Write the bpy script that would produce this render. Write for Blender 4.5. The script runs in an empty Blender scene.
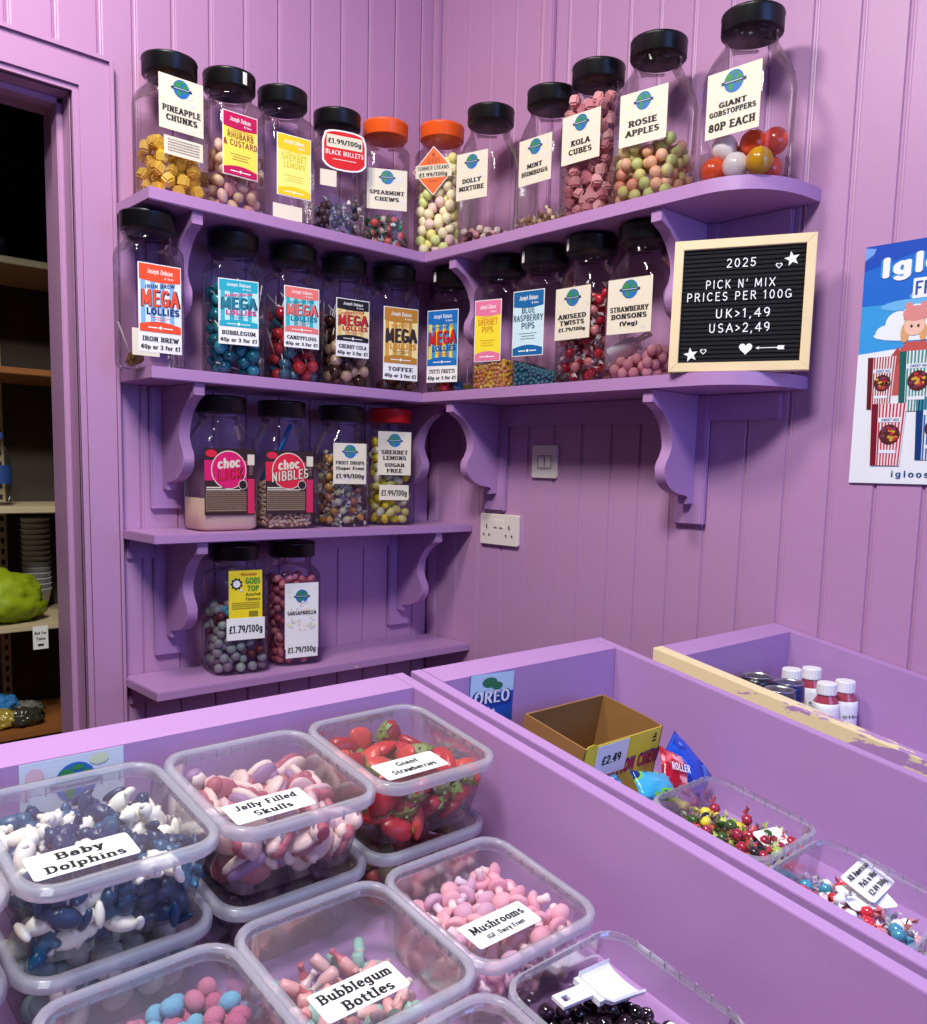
import bpy, bmesh, math, random
import numpy as np
from mathutils import Vector, Matrix
R = math.radians
random.seed(7); rng = np.random.default_rng(7)
C = bpy.context.scene.collection
SC = bpy.context.scene

# ------------------------------------------------------------------ materials
def lin(c):
    return tuple(((v/255)/12.92 if v/255 <= .04045 else ((v/255+.055)/1.055)**2.4) for v in c)
MATS = {}
def mat(name, rgb, rough=.5, metal=0, bump=0, bscale=40, var=0, vscale=6, sss=0, coat=0, spec=.5, emit=0, alpha=None):
    if name in MATS: return MATS[name]
    m = bpy.data.materials.new(name); m.use_nodes = True
    nt = m.node_tree; b = nt.nodes['Principled BSDF']
    col = (*lin(rgb), 1)
    b.inputs['Base Color'].default_value = col
    b.inputs['Roughness'].default_value = rough
    b.inputs['Metallic'].default_value = metal
    b.inputs['Specular IOR Level'].default_value = spec
    if coat: b.inputs['Coat Weight'].default_value = coat
    if sss:
        b.inputs['Subsurface Weight'].default_value = sss
        b.inputs['Subsurface Radius'].default_value = (.006, .004, .004)
        b.inputs['Subsurface Scale'].default_value = 1
    if bump or var:
        tc = nt.nodes.new('ShaderNodeTexCoord')
        n = nt.nodes.new('ShaderNodeTexNoise'); n.inputs['Scale'].default_value = bscale
        n.inputs['Detail'].default_value = 4
        nt.links.new(tc.outputs['Object'], n.inputs['Vector'])
        if bump:
            bp = nt.nodes.new('ShaderNodeBump'); bp.inputs['Strength'].default_value = bump
            bp.inputs['Distance'].default_value = .002
            nt.links.new(n.outputs['Fac'], bp.inputs['Height']); nt.links.new(bp.outputs['Normal'], b.inputs['Normal'])
        if var:
            n2 = nt.nodes.new('ShaderNodeTexNoise'); n2.inputs['Scale'].default_value = vscale
            n2.inputs['Detail'].default_value = 3
            nt.links.new(tc.outputs['Object'], n2.inputs['Vector'])
            mx = nt.nodes.new('ShaderNodeMix'); mx.data_type = 'RGBA'
            mx.inputs[6].default_value = tuple(v*(1-var) for v in col[:3])+(1,)
            mx.inputs[7].default_value = tuple(min(1, v*(1+var)) for v in col[:3])+(1,)
            nt.links.new(n2.outputs['Fac'], mx.inputs[0]); nt.links.new(mx.outputs[2], b.inputs['Base Color'])
    MATS[name] = m
    return m
def clear(name, tint, milk, gloss_rough=.05, edge=.55, milkcol=(235, 235, 244), k=1.0):
    """thin clear plastic: see-through, with a share of scattering body and a Fresnel gloss"""
    if name in MATS: return MATS[name]
    m = bpy.data.materials.new(name); m.use_nodes = True
    nt = m.node_tree; nt.nodes.clear()
    out = nt.nodes.new('ShaderNodeOutputMaterial')
    tr = nt.nodes.new('ShaderNodeBsdfTransparent')
    lw = nt.nodes.new('ShaderNodeLayerWeight'); lw.inputs['Blend'].default_value = .35
    mc = nt.nodes.new('ShaderNodeMix'); mc.data_type = 'RGBA'
    mc.inputs[6].default_value = (*tint, 1); mc.inputs[7].default_value = (*(t*edge for t in tint), 1)
    nt.links.new(lw.outputs['Facing'], mc.inputs[0]); nt.links.new(mc.outputs[2], tr.inputs['Color'])
    cur = tr.outputs[0]
    if milk:
        df = nt.nodes.new('ShaderNodeBsdfDiffuse'); df.inputs['Color'].default_value = (*lin(milkcol), 1)
        tl = nt.nodes.new('ShaderNodeBsdfTranslucent'); tl.inputs['Color'].default_value = (*lin(milkcol), 1)
        m1 = nt.nodes.new('ShaderNodeMixShader'); m1.inputs[0].default_value = .45
        nt.links.new(df.outputs[0], m1.inputs[1]); nt.links.new(tl.outputs[0], m1.inputs[2])
        m2 = nt.nodes.new('ShaderNodeMixShader'); m2.inputs[0].default_value = milk
        nt.links.new(cur, m2.inputs[1]); nt.links.new(m1.outputs[0], m2.inputs[2]); cur = m2.outputs[0]
    gl = nt.nodes.new('ShaderNodeBsdfGlossy'); gl.inputs['Roughness'].default_value = gloss_rough
    fr = nt.nodes.new('ShaderNodeFresnel'); fr.inputs['IOR'].default_value = 1.45
    tc = nt.nodes.new('ShaderNodeTexCoord'); no = nt.nodes.new('ShaderNodeTexNoise'); no.inputs['Scale'].default_value = 18
    bp = nt.nodes.new('ShaderNodeBump'); bp.inputs['Strength'].default_value = .25; bp.inputs['Distance'].default_value = .004
    nt.links.new(tc.outputs['Object'], no.inputs['Vector']); nt.links.new(no.outputs['Fac'], bp.inputs['Height'])
    nt.links.new(bp.outputs['Normal'], gl.inputs['Normal']); nt.links.new(bp.outputs['Normal'], fr.inputs['Normal'])
    m3 = nt.nodes.new('ShaderNodeMixShader')
    mu = nt.nodes.new('ShaderNodeMath'); mu.operation = 'MULTIPLY'; mu.inputs[1].default_value = k
    nt.links.new(fr.outputs[0], mu.inputs[0]); nt.links.new(mu.outputs[0], m3.inputs[0]); nt.links.new(cur, m3.inputs[1]); nt.links.new(gl.outputs[0], m3.inputs[2])
    nt.links.new(m3.outputs[0], out.inputs['Surface'])
    MATS[name] = m
    return m
def worn(name, rgb, bare, axis_scale, thresh, seed=0, grad=None, grey=None):
    """gloss paint flaked off in ragged patches"""
    m = mat(name, rgb, .4, bump=.15, bscale=60)
    nt = m.node_tree; b = nt.nodes['Principled BSDF']
    tc = nt.nodes.new('ShaderNodeTexCoord'); mp = nt.nodes.new('ShaderNodeMapping')
    mp.inputs['Scale'].default_value = axis_scale; mp.inputs['Location'].default_value = (seed, seed*2, 0)
    n = nt.nodes.new('ShaderNodeTexNoise'); n.inputs['Scale'].default_value = 1; n.inputs['Detail'].default_value = 8; n.inputs['Roughness'].default_value = .65
    nt.links.new(tc.outputs['Object'], mp.inputs[0]); nt.links.new(mp.outputs[0], n.inputs['Vector'])
    src = n.outputs['Fac']
    if grad:
        sx = nt.nodes.new('ShaderNodeSeparateXYZ'); nt.links.new(tc.outputs['Object'], sx.inputs[0])
        for ax, a, bb in grad:
            mr = nt.nodes.new('ShaderNodeMapRange'); mr.inputs[1].default_value = a; mr.inputs[2].default_value = bb
            mr.inputs[3].default_value = .35; mr.inputs[4].default_value = -.25
            nt.links.new(sx.outputs[ax], mr.inputs[0])
            ad = nt.nodes.new('ShaderNodeMath'); ad.operation = 'ADD'
            nt.links.new(src, ad.inputs[0]); nt.links.new(mr.outputs[0], ad.inputs[1]); src = ad.outputs[0]
    gt = nt.nodes.new('ShaderNodeMath'); gt.operation = 'GREATER_THAN'; gt.inputs[1].default_value = thresh
    nt.links.new(src, gt.inputs[0])
    mx = nt.nodes.new('ShaderNodeMix'); mx.data_type = 'RGBA'
    mx.inputs[6].default_value = (*lin(rgb), 1); mx.inputs[7].default_value = (*lin(bare), 1)
    nt.links.new(gt.outputs[0], mx.inputs[0]); nt.links.new(mx.outputs[2], b.inputs['Base Color'])
    return m

PURPLE = (176, 122, 190)
M_wall = mat('purple gloss wall paint', (187, 141, 182), .42, bump=.25, bscale=25, var=.03, vscale=3)
M_shelf = mat('purple shelf paint', (180, 136, 186), .42, bump=.2, bscale=50, var=.04, vscale=8)
M_count = mat('purple counter paint', (182, 140, 192), .36, bump=.2, bscale=45, var=.03, vscale=5)
M_rim = mat('light purple counter edge', (182, 132, 205), .38, bump=.2, bscale=45)
M_jar = clear('clear jar plastic', (.99, .985, .99), 0.0, .05, .90, k=.6)
M_tub = clear('clear tub plastic', (.97, .97, .985), .06, .15, .9, k=.5)
M_tubrim = clear('frosted tub rim', (.97, .97, .99), .44, .2, .85, k=.6)
M_black = mat('black lid plastic', (9, 9, 10), .36)
M_orange = mat('orange lid plastic', (250, 98, 30), .35)
M_redlid = mat('red lid plastic', (205, 25, 30), .35)
M_paper = mat('cream paper', (232, 223, 200), .6)
M_white = mat('white card', (244, 244, 240), .55)
M_ink = mat('black ink', (18, 16, 18), .6)
M_wood = mat('pale pine frame', (232, 208, 160), .5, var=.08, vscale=14)
M_felt = mat('black letter board felt', (13, 13, 14), .9)
M_plastic = mat('white switch plastic', (235, 225, 215), .35)
M_dark = mat('dark void', (20, 16, 26), .9)
def cm(rgb, rough=.45, **k):
    return mat('colour %d %d %d %.2f' % (*rgb, rough)+str(k), rgb, rough, **k)

# ------------------------------------------------------------------ mesh helpers
def finish(name, bm, m, parent=None, smooth=False, matrix=None):
    me = bpy.data.meshes.new(name)
    bmesh.ops.recalc_face_normals(bm, faces=bm.faces)
    bm.to_mesh(me); bm.free()
    for x in (m if isinstance(m, (list, tuple)) else [m]): me.materials.append(x)
    if smooth:
        for p in me.polygons: p.use_smooth = True
    return link(name, me, parent, matrix)
def link(name, me, parent=None, matrix=None):
    o = bpy.data.objects.new(name, me); C.objects.link(o)
    if parent is not None: o.parent = parent
    if matrix is not None: o.matrix_local = matrix
    return o
def empty(name, matrix, label, cat, group=None):
    o = bpy.data.objects.new(name, None); o.empty_display_size = .03; C.objects.link(o)
    o.matrix_world = matrix
    return tag(o, label, cat, group)
def tag(o, label, cat, group=None, kind=None):
    if label: o['label'] = label
    if cat: o['category'] = cat
    if group: o['group'] = group
    if kind: o['kind'] = kind
    return o
def struct(o):
    o['kind'] = 'structure'; return o
def box(bm, x0, x1, y0, y1, z0, z1, bev=0, mi=0):
    vs = [bm.verts.new((x, y, z)) for x in (x0, x1) for y in (y0, y1) for z in (z0, z1)]
    fs = [bm.faces.new([vs[i] for i in f]) for f in ((0,1,3,2),(4,6,7,5),(0,4,5,1),(2,3,7,6),(0,2,6,4),(1,5,7,3))]
    for f in fs: f.material_index = mi
    if bev:
        es = list({e for f in fs for e in f.edges})
        bmesh.ops.bevel(bm, geom=es, offset=bev, segments=2, affect='EDGES', clamp_overlap=True)
def prism(bm, pts, a, b, axis, mi=0, bev=0):
    """polygon pts (2D) extruded along axis from a to b; pts are the other two axes in xyz order"""
    def mk(p, t):
        return {0: (t, p[0], p[1]), 1: (p[0], t, p[1]), 2: (p[0], p[1], t)}[axis]
    A = [bm.verts.new(mk(p, a)) for p in pts]; B = [bm.verts.new(mk(p, b)) for p in pts]
    fs = [bm.faces.new(A), bm.faces.new(B[::-1])]
    n = len(pts)
    for i in range(n): fs.append(bm.faces.new((A[i], B[i], B[(i+1) % n], A[(i+1) % n])))
    for f in fs: f.material_index = mi
    if bev:
        es = list({e for f in fs[:2] for e in f.edges})
        bmesh.ops.bevel(bm, geom=es, offset=bev, segments=2, affect='EDGES', clamp_overlap=True)
    return fs
def loft(bm, rings, cap0=True, cap1=True, mi=0):
    V = [[bm.verts.new(p) for p in r] for r in rings]
    n = len(rings[0])
    for a, b in zip(V, V[1:]):
        for i in range(n):
            f = bm.faces.new((a[i], a[(i+1) % n], b[(i+1) % n], b[i])); f.material_index = mi
    if cap0: bm.faces.new(V[0][::-1]).material_index = mi
    if cap1: bm.faces.new(V[-1]).material_index = mi
def rrect(w, d, r, n=5):
    out = []
    for i, (sx, sy) in enumerate(((1,1),(-1,1),(-1,-1),(1,-1))):
        for k in range(n+1):
            t = R(90*i+90*k/n)
            out.append((sx*(w/2-r)+r*math.cos(t), sy*(d/2-r)+r*math.sin(t)))
    return out
def circ(r, n=24, ph=0):
    return [(r*math.cos(2*math.pi*i/n+ph), r*math.sin(2*math.pi*i/n+ph)) for i in range(n)]
def at(ring, z, cx=0, cy=0): return [(x+cx, y+cy, z) for x, y in ring]
def lathe(bm, prof, n=24, cx=0, cy=0, mi=0, cap0=True, cap1=True):
    loft(bm, [at(circ(max(r, 1e-4), n), z, cx, cy) for r, z in prof], cap0, cap1, mi)
def TR(x, y, z, rz=0): return Matrix.Translation((x, y, z)) @ Matrix.Rotation(rz, 4, 'Z')

# ------------------------------------------------------------------ lettering (stroke alphabet)
def arc(cx, cy, rx, ry, a0, a1, n=None):
    n = n or max(3, int(abs(a1-a0)/26))
    return [(cx+rx*math.cos(R(a0+(a1-a0)*i/n)), cy+ry*math.sin(R(a0+(a1-a0)*i/n))) for i in range(n+1)]
def S_(w, h, y0=0):
    a = arc(w/2, y0+h*.74, w*.32, h*.26, 40, 270, 7); b = arc(w/2, y0+h*.25, w*.35, h*.25, 90, -140, 7)
    return a+b[1:]
X_ = .68
GL = {
'A': (.95, [[(.1,0),(.47,1)], [(.47,1),(.85,0)], [(.24,.33),(.7,.33)]]),
'B': (.85, [[(.2,0),(.2,1)], [(.2,1)]+arc(.48,.76,.22,.24,90,-90)+[(.2,.52)], [(.2,.52)]+arc(.5,.26,.25,.26,90,-90)+[(.2,0)]]),
'C': (.85, [arc(.47,.5,.36,.5,48,312)]),
'D': (.9, [[(.2,0),(.2,1)], [(.2,1)]+arc(.42,.5,.36,.5,90,-90)+[(.2,0)]]),
'E': (.8, [[(.2,0),(.2,1)], [(.2,1),(.68,1)], [(.2,.52),(.58,.52)], [(.2,0),(.7,0)]]),
'F': (.75, [[(.2,0),(.2,1)], [(.2,1),(.68,1)], [(.2,.52),(.56,.52)]]),
'G': (.92, [arc(.47,.5,.36,.5,48,330), [(.55,.42),(.82,.42)], [(.8,.42),(.8,.1)]]),
'H': (.92, [[(.2,0),(.2,1)], [(.72,0),(.72,1)], [(.2,.5),(.72,.5)]]),
'I': (.42, [[(.21,0),(.21,1)]]),
'J': (.65, [[(.45,1),(.45,.22)]+arc(.27,.22,.18,.22,0,-160)]),
'K': (.9, [[(.2,0),(.2,1)], [(.22,.42),(.7,1)], [(.34,.56),(.76,0)]]),
'L': (.75, [[(.2,0),(.2,1)], [(.2,0),(.66,0)]]),
'M': (1.1, [[(.15,0),(.2,1)], [(.2,1),(.55,.15)], [(.55,.15),(.9,1)], [(.9,1),(.95,0)]]),
'N': (.95, [[(.2,0),(.2,1)], [(.2,1),(.75,0)], [(.75,0),(.75,1)]]),
'O': (.95, [arc(.47,.5,.36,.5,0,360,14)]),
'P': (.82, [[(.2,0),(.2,1)], [(.2,1)]+arc(.48,.73,.24,.27,90,-90)+[(.2,.46)]]),
'Q': (.95, [arc(.47,.5,.36,.5,0,360,14), [(.52,.25),(.82,-.08)]]),
'R': (.9, [[(.2,0),(.2,1)], [(.2,1)]+arc(.48,.75,.24,.25,90,-90)+[(.2,.5)], [(.45,.5),(.78,0)]]),
'S': (.78, [S_(.78, 1)]),
'T': (.85, [[(.42,0),(.42,1)], [(.08,1),(.77,1)]]),
'U': (.92, [[(.19,1),(.19,.3)]+arc(.46,.3,.27,.3,180,360)+[(.73,1)]]),
'V': (.92, [[(.1,1),(.46,0)], [(.46,0),(.82,1)]]),
'W': (1.25, [[(.1,1),(.36,0)], [(.36,0),(.62,.9)], [(.62,.9),(.88,0)], [(.88,0),(1.15,1)]]),
'X': (.92, [[(.12,0),(.8,1)], [(.12,1),(.8,0)]]),
'Y': (.9, [[(.1,1),(.45,.48)], [(.8,1),(.45,.48)], [(.45,.5),(.45,0)]]),
'Z': (.82, [[(.12,1),(.7,1)], [(.7,1),(.12,0)], [(.12,0),(.72,0)]]),
'a': (.72, [arc(.33,.2,.22,.2,0,360,10), [(.55,.02),(.55,.45)]+arc(.35,.46,.2,.22,0,150)]),
'b': (.76, [[(.17,0),(.17,1)], arc(.4,.33,.24,.33,0,360,11)]),
'c': (.66, [arc(.36,.34,.25,.34,50,310)]),
'd': (.76, [[(.59,0),(.59,1)], arc(.36,.33,.24,.33,0,360,11)]),
'e': (.7, [[(.12,.36),(.58,.36)], [(.6,.36)]+arc(.36,.34,.25,.34,0,310)]),
'f': (.5, [[(.22,0),(.22,.75)]+arc(.38,.78,.16,.22,180,50), [(.05,.66),(.42,.66)]]),
'g': (.74, [arc(.34,.36,.23,.3,0,360,11), [(.57,.66),(.57,-.08)]+arc(.35,-.08,.22,.2,0,-150)]),
'h': (.78, [[(.17,0),(.17,1)], arc(.38,.42,.22,.25,160,0)+[(.6,0)]]),
'i': (.36, [[(.18,0),(.18,.66)], [(.18,.94),(.18,.96)]]),
'j': (.36, [[(.2,.66),(.2,-.1)]+arc(.06,-.1,.14,.16,0,-90), [(.2,.94),(.2,.96)]]),
'k': (.76, [[(.17,0),(.17,1)], [(.2,.26),(.55,.66)], [(.3,.36),(.62,0)]]),
'l': (.36, [[(.18,0),(.18,1)]]),
'm': (1.1, [[(.15,0),(.15,.66)], arc(.34,.42,.19,.24,160,0)+[(.53,0)], arc(.72,.42,.19,.24,160,0)+[(.91,0)]]),
'n': (.78, [[(.17,0),(.17,.66)], arc(.38,.42,.22,.24,160,0)+[(.6,0)]]),
'o': (.72, [arc(.36,.34,.25,.34,0,360,12)]),
'p': (.76, [[(.17,-.3),(.17,.66)], arc(.4,.34,.24,.32,0,360,11)]),
'q': (.76, [[(.59,-.3),(.59,.66)], arc(.36,.34,.24,.32,0,360,11)]),
'r': (.58, [[(.17,0),(.17,.66)], arc(.38,.44,.2,.24,160,50)]),
's': (.6, [S_(.6, .68)]),
't': (.5, [[(.22,.9),(.22,.18)]+arc(.36,.18,.14,.18,180,300), [(.05,.66),(.42,.66)]]),
'u': (.78, [[(.17,.66),(.17,.24)]+arc(.37,.24,.2,.24,180,340), [(.6,0),(.6,.66)]]),
'v': (.7, [[(.1,.66),(.35,0)], [(.35,0),(.6,.66)]]),
'w': (1., [[(.08,.66),(.28,0)], [(.28,0),(.5,.6)], [(.5,.6),(.7,0)], [(.7,0),(.92,.66)]]),
'x': (.7, [[(.1,0),(.6,.66)], [(.1,.66),(.6,0)]]),
'y': (.7, [[(.1,.66),(.36,.02)], [(.6,.66),(.28,-.28)]]),
'z': (.62, [[(.1,.66),(.52,.66)], [(.52,.66),(.1,0)], [(.1,0),(.54,0)]]),
'0': (.8, [arc(.4,.5,.27,.5,0,360,13)]),
'1': (.55, [[(.3,0),(.3,1)], [(.3,1),(.12,.84)]]),
'2': (.76, [arc(.37,.72,.25,.28,160,-30)+[(.12,0)], [(.12,0),(.66,0)]]),
'3': (.74, [arc(.35,.75,.23,.25,150,-90), arc(.36,.26,.26,.26,90,-150)]),
'4': (.82, [[(.56,0),(.56,1)], [(.56,1),(.08,.3)], [(.08,.3),(.76,.3)]]),
'5': (.76, [[(.64,1),(.2,1)], [(.2,1),(.17,.56)], arc(.36,.31,.28,.31,130,-150)]),
'6': (.78, [arc(.4,.3,.26,.3,0,360,11), [(.14,.32)]+arc(.48,.45,.34,.52,170,95)]),
'7': (.72, [[(.1,1),(.64,1)], [(.64,1),(.28,0)]]),
'8': (.78, [arc(.38,.76,.22,.24,0,360,10), arc(.38,.26,.27,.26,0,360,11)]),
'9': (.78, [arc(.38,.7,.26,.3,0,360,11), [(.64,.68)]+arc(.3,.52,.34,.52,10,-70)]),
'.': (.34, [[(.17,0),(.17,.02)]]), ',': (.34, [[(.19,.02),(.1,-.2)]]), "'": (.3, [[(.16,1),(.12,.75)]]),
'/': (.62, [[(.08,-.1),(.54,1.05)]]), '(': (.42, [arc(.5,.45,.33,.62,130,230)]), ')': (.42, [arc(-.08,.45,.33,.62,50,-50)]),
'&': (.95, [[(.82,0)]+arc(.38,.78,.18,.2,-40,220)+[(.62,.05)], arc(.38,.26,.25,.26,120,330)]),
'-': (.5, [[(.08,.4),(.42,.4)]]), '>': (.62, [[(.1,.75),(.5,.45)], [(.5,.45),(.1,.15)]]),
'£': (.8, [[(.3,0),(.3,.7)]+arc(.48,.72,.18,.26,180,20), [(.1,.46),(.55,.46)], [(.1,0),(.7,0)]]),
':': (.34, [[(.17,.1),(.17,.12)], [(.17,.56),(.17,.58)]]),
' ': (.42, []),
}
def hull(pts):
    pts = sorted(set((round(a, 6), round(b, 6)) for a, b in pts))
    def half(ps):
        h = []
        for p in ps:
            while len(h) > 1 and (h[-1][0]-h[-2][0])*(p[1]-h[-2][1])-(h[-1][1]-h[-2][1])*(p[0]-h[-2][0]) <= 0: h.pop()
            h.append(p)
        return h[:-1]
    return half(pts)+half(pts[::-1])
def text_width(s, nx, gap): return sum(GL[c][0]+gap for c in s)-gap
def text_polys(s, x, y, h, nx=.12, ny=.06, serif=True, width=None, gap=.1, centre=True, rot=0, shear=0, slope=0):
    """polygons for one line; h = cap height; width squeezes the line to fit"""
    w = text_width(s, nx, gap); sx = h
    if width: sx = min(h*1.25, width/w)
    cx = -w/2 if centre else 0
    out = []
    nib = [(nx*math.cos(R(45*i+22.5)), ny*math.sin(R(45*i+22.5))) for i in range(8)]
    def emit(P):
        q = []
        for a, b in P:
            b = ny+b*(1-2*ny) if True else b
            a += shear*b
            px, py = a*sx, b*h + slope*a*sx
            q.append((x+px*math.cos(rot)-py*math.sin(rot), y+px*math.sin(rot)+py*math.cos(rot)))
        out.append(q)
    for c in s:
        if c not in GL: continue
        gw, st = GL[c]
        for p in st:
            for a, b in zip(p, p[1:]):
                thin = 1 if abs(b[0]-a[0]) < 1.6*abs(b[1]-a[1]) or not serif else .8
                emit(hull([(cx+q[0]+n[0]*thin, q[1]+n[1]) for q in (a, b) for n in nib]))
            if serif and len(p) > 1:
                for e, o in ((p[0], p[1]), (p[-1], p[-2])):
                    if abs(e[1]-o[1]) > abs(e[0]-o[0])*1.1 and abs(e[1]-o[1]) > .2 and min(abs(e[1]), abs(e[1]-1), abs(e[1]-.66), abs(e[1]+.3)) < .02:
                        k = .2 if abs(e[1]-.66) > .02 or abs(e[0]-o[0]) > .05 else .12
                        emit(hull([(cx+e[0]+n[0]*.4+t, e[1]+n[1]*.8) for t in (-k, k*.8) for n in nib]))
        cx += gw+gap
    return out
def flat(name, polys, z, m, parent, label=None):
    """thin printed layer: list of 2D polygons (u, v) at height z above the carrier"""
    bm = bmesh.new()
    for k, p in enumerate(polys):
        try: bm.faces.new([bm.verts.new((a, b, z*1.3+(k % 26)*1.3e-5)) for a, b in p])
        except ValueError: pass
    me = bpy.data.meshes.new(name); bm.to_mesh(me); bm.free()
    me.materials.append(m)
    o = link(name, me, parent)
    if label: o['label'] = label
    return o
def rectp(u0, u1, v0, v1): return [(u0, v0), (u1, v0), (u1, v1), (u0, v1)]
def ellp(cx, cy, rx, ry, n=18, a0=0, a1=360): return arc(cx, cy, rx, ry, a0, a1, n)[:-1] if a1-a0 == 360 else arc(cx, cy, rx, ry, a0, a1, n)
def globe(parent, cx, cy, r, z):
    flat('globe_logo', [ellp(cx, cy, r, r)], z, cm((38, 110, 190)), parent, 'blue and green globe logo')
    land = [ellp(cx-r*.45, cy+r*.3, r*.4, r*.45, 9), ellp(cx-r*.3, cy-r*.45, r*.25, r*.4, 8), ellp(cx+r*.5, cy+r*.1, r*.32, r*.5, 9), ellp(cx+r*.1, cy+r*.72, r*.3, r*.15, 8)]
    flat('globe_land', land, z+.0002, cm((52, 140, 70)), parent)
    flat('globe_banner', [rectp(cx-r*1.25, cx+r*1.25, cy-r*.16, cy+r*.1)], z+.0004, cm((40, 60, 90)), parent)
    flat('globe_banner_lettering', text_polys('SWEETS', cx, cy-r*.1, r*.16, .1, .1, False, width=r*1.9) if False else [rectp(cx-r*.9, cx+r*.9, cy-r*.06, cy+r*.02)], z+.0006, cm((190, 205, 220)), parent)
def blotches(parent, w, h, z, seed, n=12):
    rr = random.Random(seed)
    for k, c in enumerate(((240, 222, 205), (244, 236, 190), (226, 222, 226))):
        ps = []
        for i in range(n//3):
            ps.append(ellp(rr.uniform(-w/2+.008, w/2-.008), rr.uniform(-h/2+.008, h/2-.008), rr.uniform(.003, .007), rr.uniform(.002, .006), 8))
        flat('pastel_print', ps, z+.0001*k, cm(c), parent)

# ------------------------------------------------------------------ room shell
ZF = -.80
def planks(bm, edges, z0, z1, depth=.012, gap=.006):
    """vertical boards with a V groove and bead; edges = sorted positions along the wall, front face at y=0 facing -y"""
    for a, b in zip(edges, edges[1:]):
        p = [(a, depth), (a, .004), (a+.0015, .0008), (a+.004, -.0002), (a+.0065, .0008), (a+.009, 0), (b-gap, 0), (b-gap+.002, .004), (b, .006), (b, depth)]
        prism(bm, p, z0, z1, 2)
ea = [-.965]+[-.888+i*.0925 for i in range(0, 10)]
ea = [-.965, -.888, -.797, -.704, -.613, -.5185, -.4226, -.3296, -.24, -.1494, -.056, .0]
bm = bmesh.new(); planks(bm, ea, ZF, 2.3)
box(bm, -.965, .13, .012, .13, ZF, 2.3)
# over and left of the doorway
eb = [-.965-.0925*i for i in range(17, -1, -1)]
planks(bm, eb, 1.318, 2.3); box(bm, eb[0], -.965, .012, .13, 1.318, 2.3)
planks(bm, [e for e in eb if e < -2.0], ZF, 1.318); box(bm, eb[0], -2.03, .012, .13, ZF, 1.318)
wall_l = struct(finish('wall_left', bm, M_wall))
ec = [0, .042]+[.042+.0925*i for i in range(1, 5)]
bm = bmesh.new()
ec = [0, .042, .1345, .227, .3195, .412, .5045, .597, .692, .7775, .869, .9605, 1.053, 1.146, 1.241, 1.33, 1.419, 1.51, 1.60, 1.69, 1.78, 1.87]
planks(bm, ec, ZF, 2.3); box(bm, -.13, 1.87, .012, .13, ZF, 2.3)
wall_r = struct(finish('wall_right', bm, M_wall, matrix=Matrix.Rotation(R(-90), 4, 'Z')))
bm = bmesh.new()   # boxed-in strips above the top shelf
box(bm, -.018, -.0005, -.022, -.0005, 1.08, 2.3, .003)
box(bm, -.016, -.0005, -.462, -.447, 1.08, 2.3, .003)
struct(finish('trim_1', bm, M_wall))
bm = bmesh.new(); box(bm, -2.6, .13, -3.6, 1.3, ZF-.05, ZF)
struct(finish('floor', bm, mat('brown shop floor', (92, 74, 66), .5, var=.1, vscale=4)))
# doorway: casing, bead, jamb lining
bm = bmesh.new()
xo, xi, zt, zi = -.944, -1.011, 1.377, 1.309
def casing(bm, x_out, x_in, z_out, z_in, y0, y1, xl=-2.05):
    prism(bm, [(x_out, ZF), (x_out, z_out), (xl, z_out), (xl, z_in), (x_in, z_in), (x_in, ZF)], y0, y1, 1, bev=.002)
casing(bm, xo, xi-.004, zt, zi-.004, -.020, 0)
casing(bm, xo, xo-.008, zt, zt-.008, -.028, 0)
casing(bm, xi, xi-.016, zi, zi-.016, -.013, .01)
struct(finish('door_1', bm, M_wall))
bm = bmesh.new()
box(bm, -1.027, -1.010, .0, .185, ZF, 1.31, .002); box(bm, -2.05, -1.010, .0, .185, 1.293, 1.31, .002)
box(bm, -1.040, -1.027, .055, .095, ZF, 1.293, .002); box(bm, -2.05, -1.027, .055, .095, 1.280, 1.293, .002)
box(bm, -2.06, -2.03, 0, .185, ZF, 1.31)
struct(finish('trim_2', bm, M_wall))
# storeroom behind the doorway
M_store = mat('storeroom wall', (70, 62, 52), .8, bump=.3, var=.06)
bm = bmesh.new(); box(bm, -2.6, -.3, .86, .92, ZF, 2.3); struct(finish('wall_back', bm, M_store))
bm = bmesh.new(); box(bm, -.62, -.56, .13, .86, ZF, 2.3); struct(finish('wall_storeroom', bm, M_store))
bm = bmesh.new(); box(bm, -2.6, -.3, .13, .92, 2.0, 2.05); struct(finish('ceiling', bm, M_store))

# ------------------------------------------------------------------ shelves with cut brackets
D = .20
def bracket_poly(top, depth=.172, h=.235):
    """profile in (out, z)"""
    K = [(.160, -.030), (.136, -.042), (.112, -.066), (.096, -.098), (.096, -.128), (.112, -.152), (.116, -.176), (.100, -.200), (.068, -.216), (.030, -.222)]
    p = [(0, top), (depth, top), (depth, top-.026), (.164, top-.027)]
    for i in range(len(K)-1):
        a, b, c, e = K[max(0, i-1)], K[i], K[i+1], K[min(len(K)-1, i+2)]
        for q in range(4):
            t = q/4
            p.append(tuple(.5*(2*b[k]+(c[k]-a[k])*t+(2*a[k]-5*b[k]+4*c[k]-e[k])*t*t+(3*b[k]-a[k]-3*c[k]+e[k])*t**3)+(top if k else 0) for k in (0, 1)))
    p += [(.028, top-h+.012), (.022, top-h+.010), (.022, top-h-.006), (0, top-h-.006)]
    return p
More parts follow.
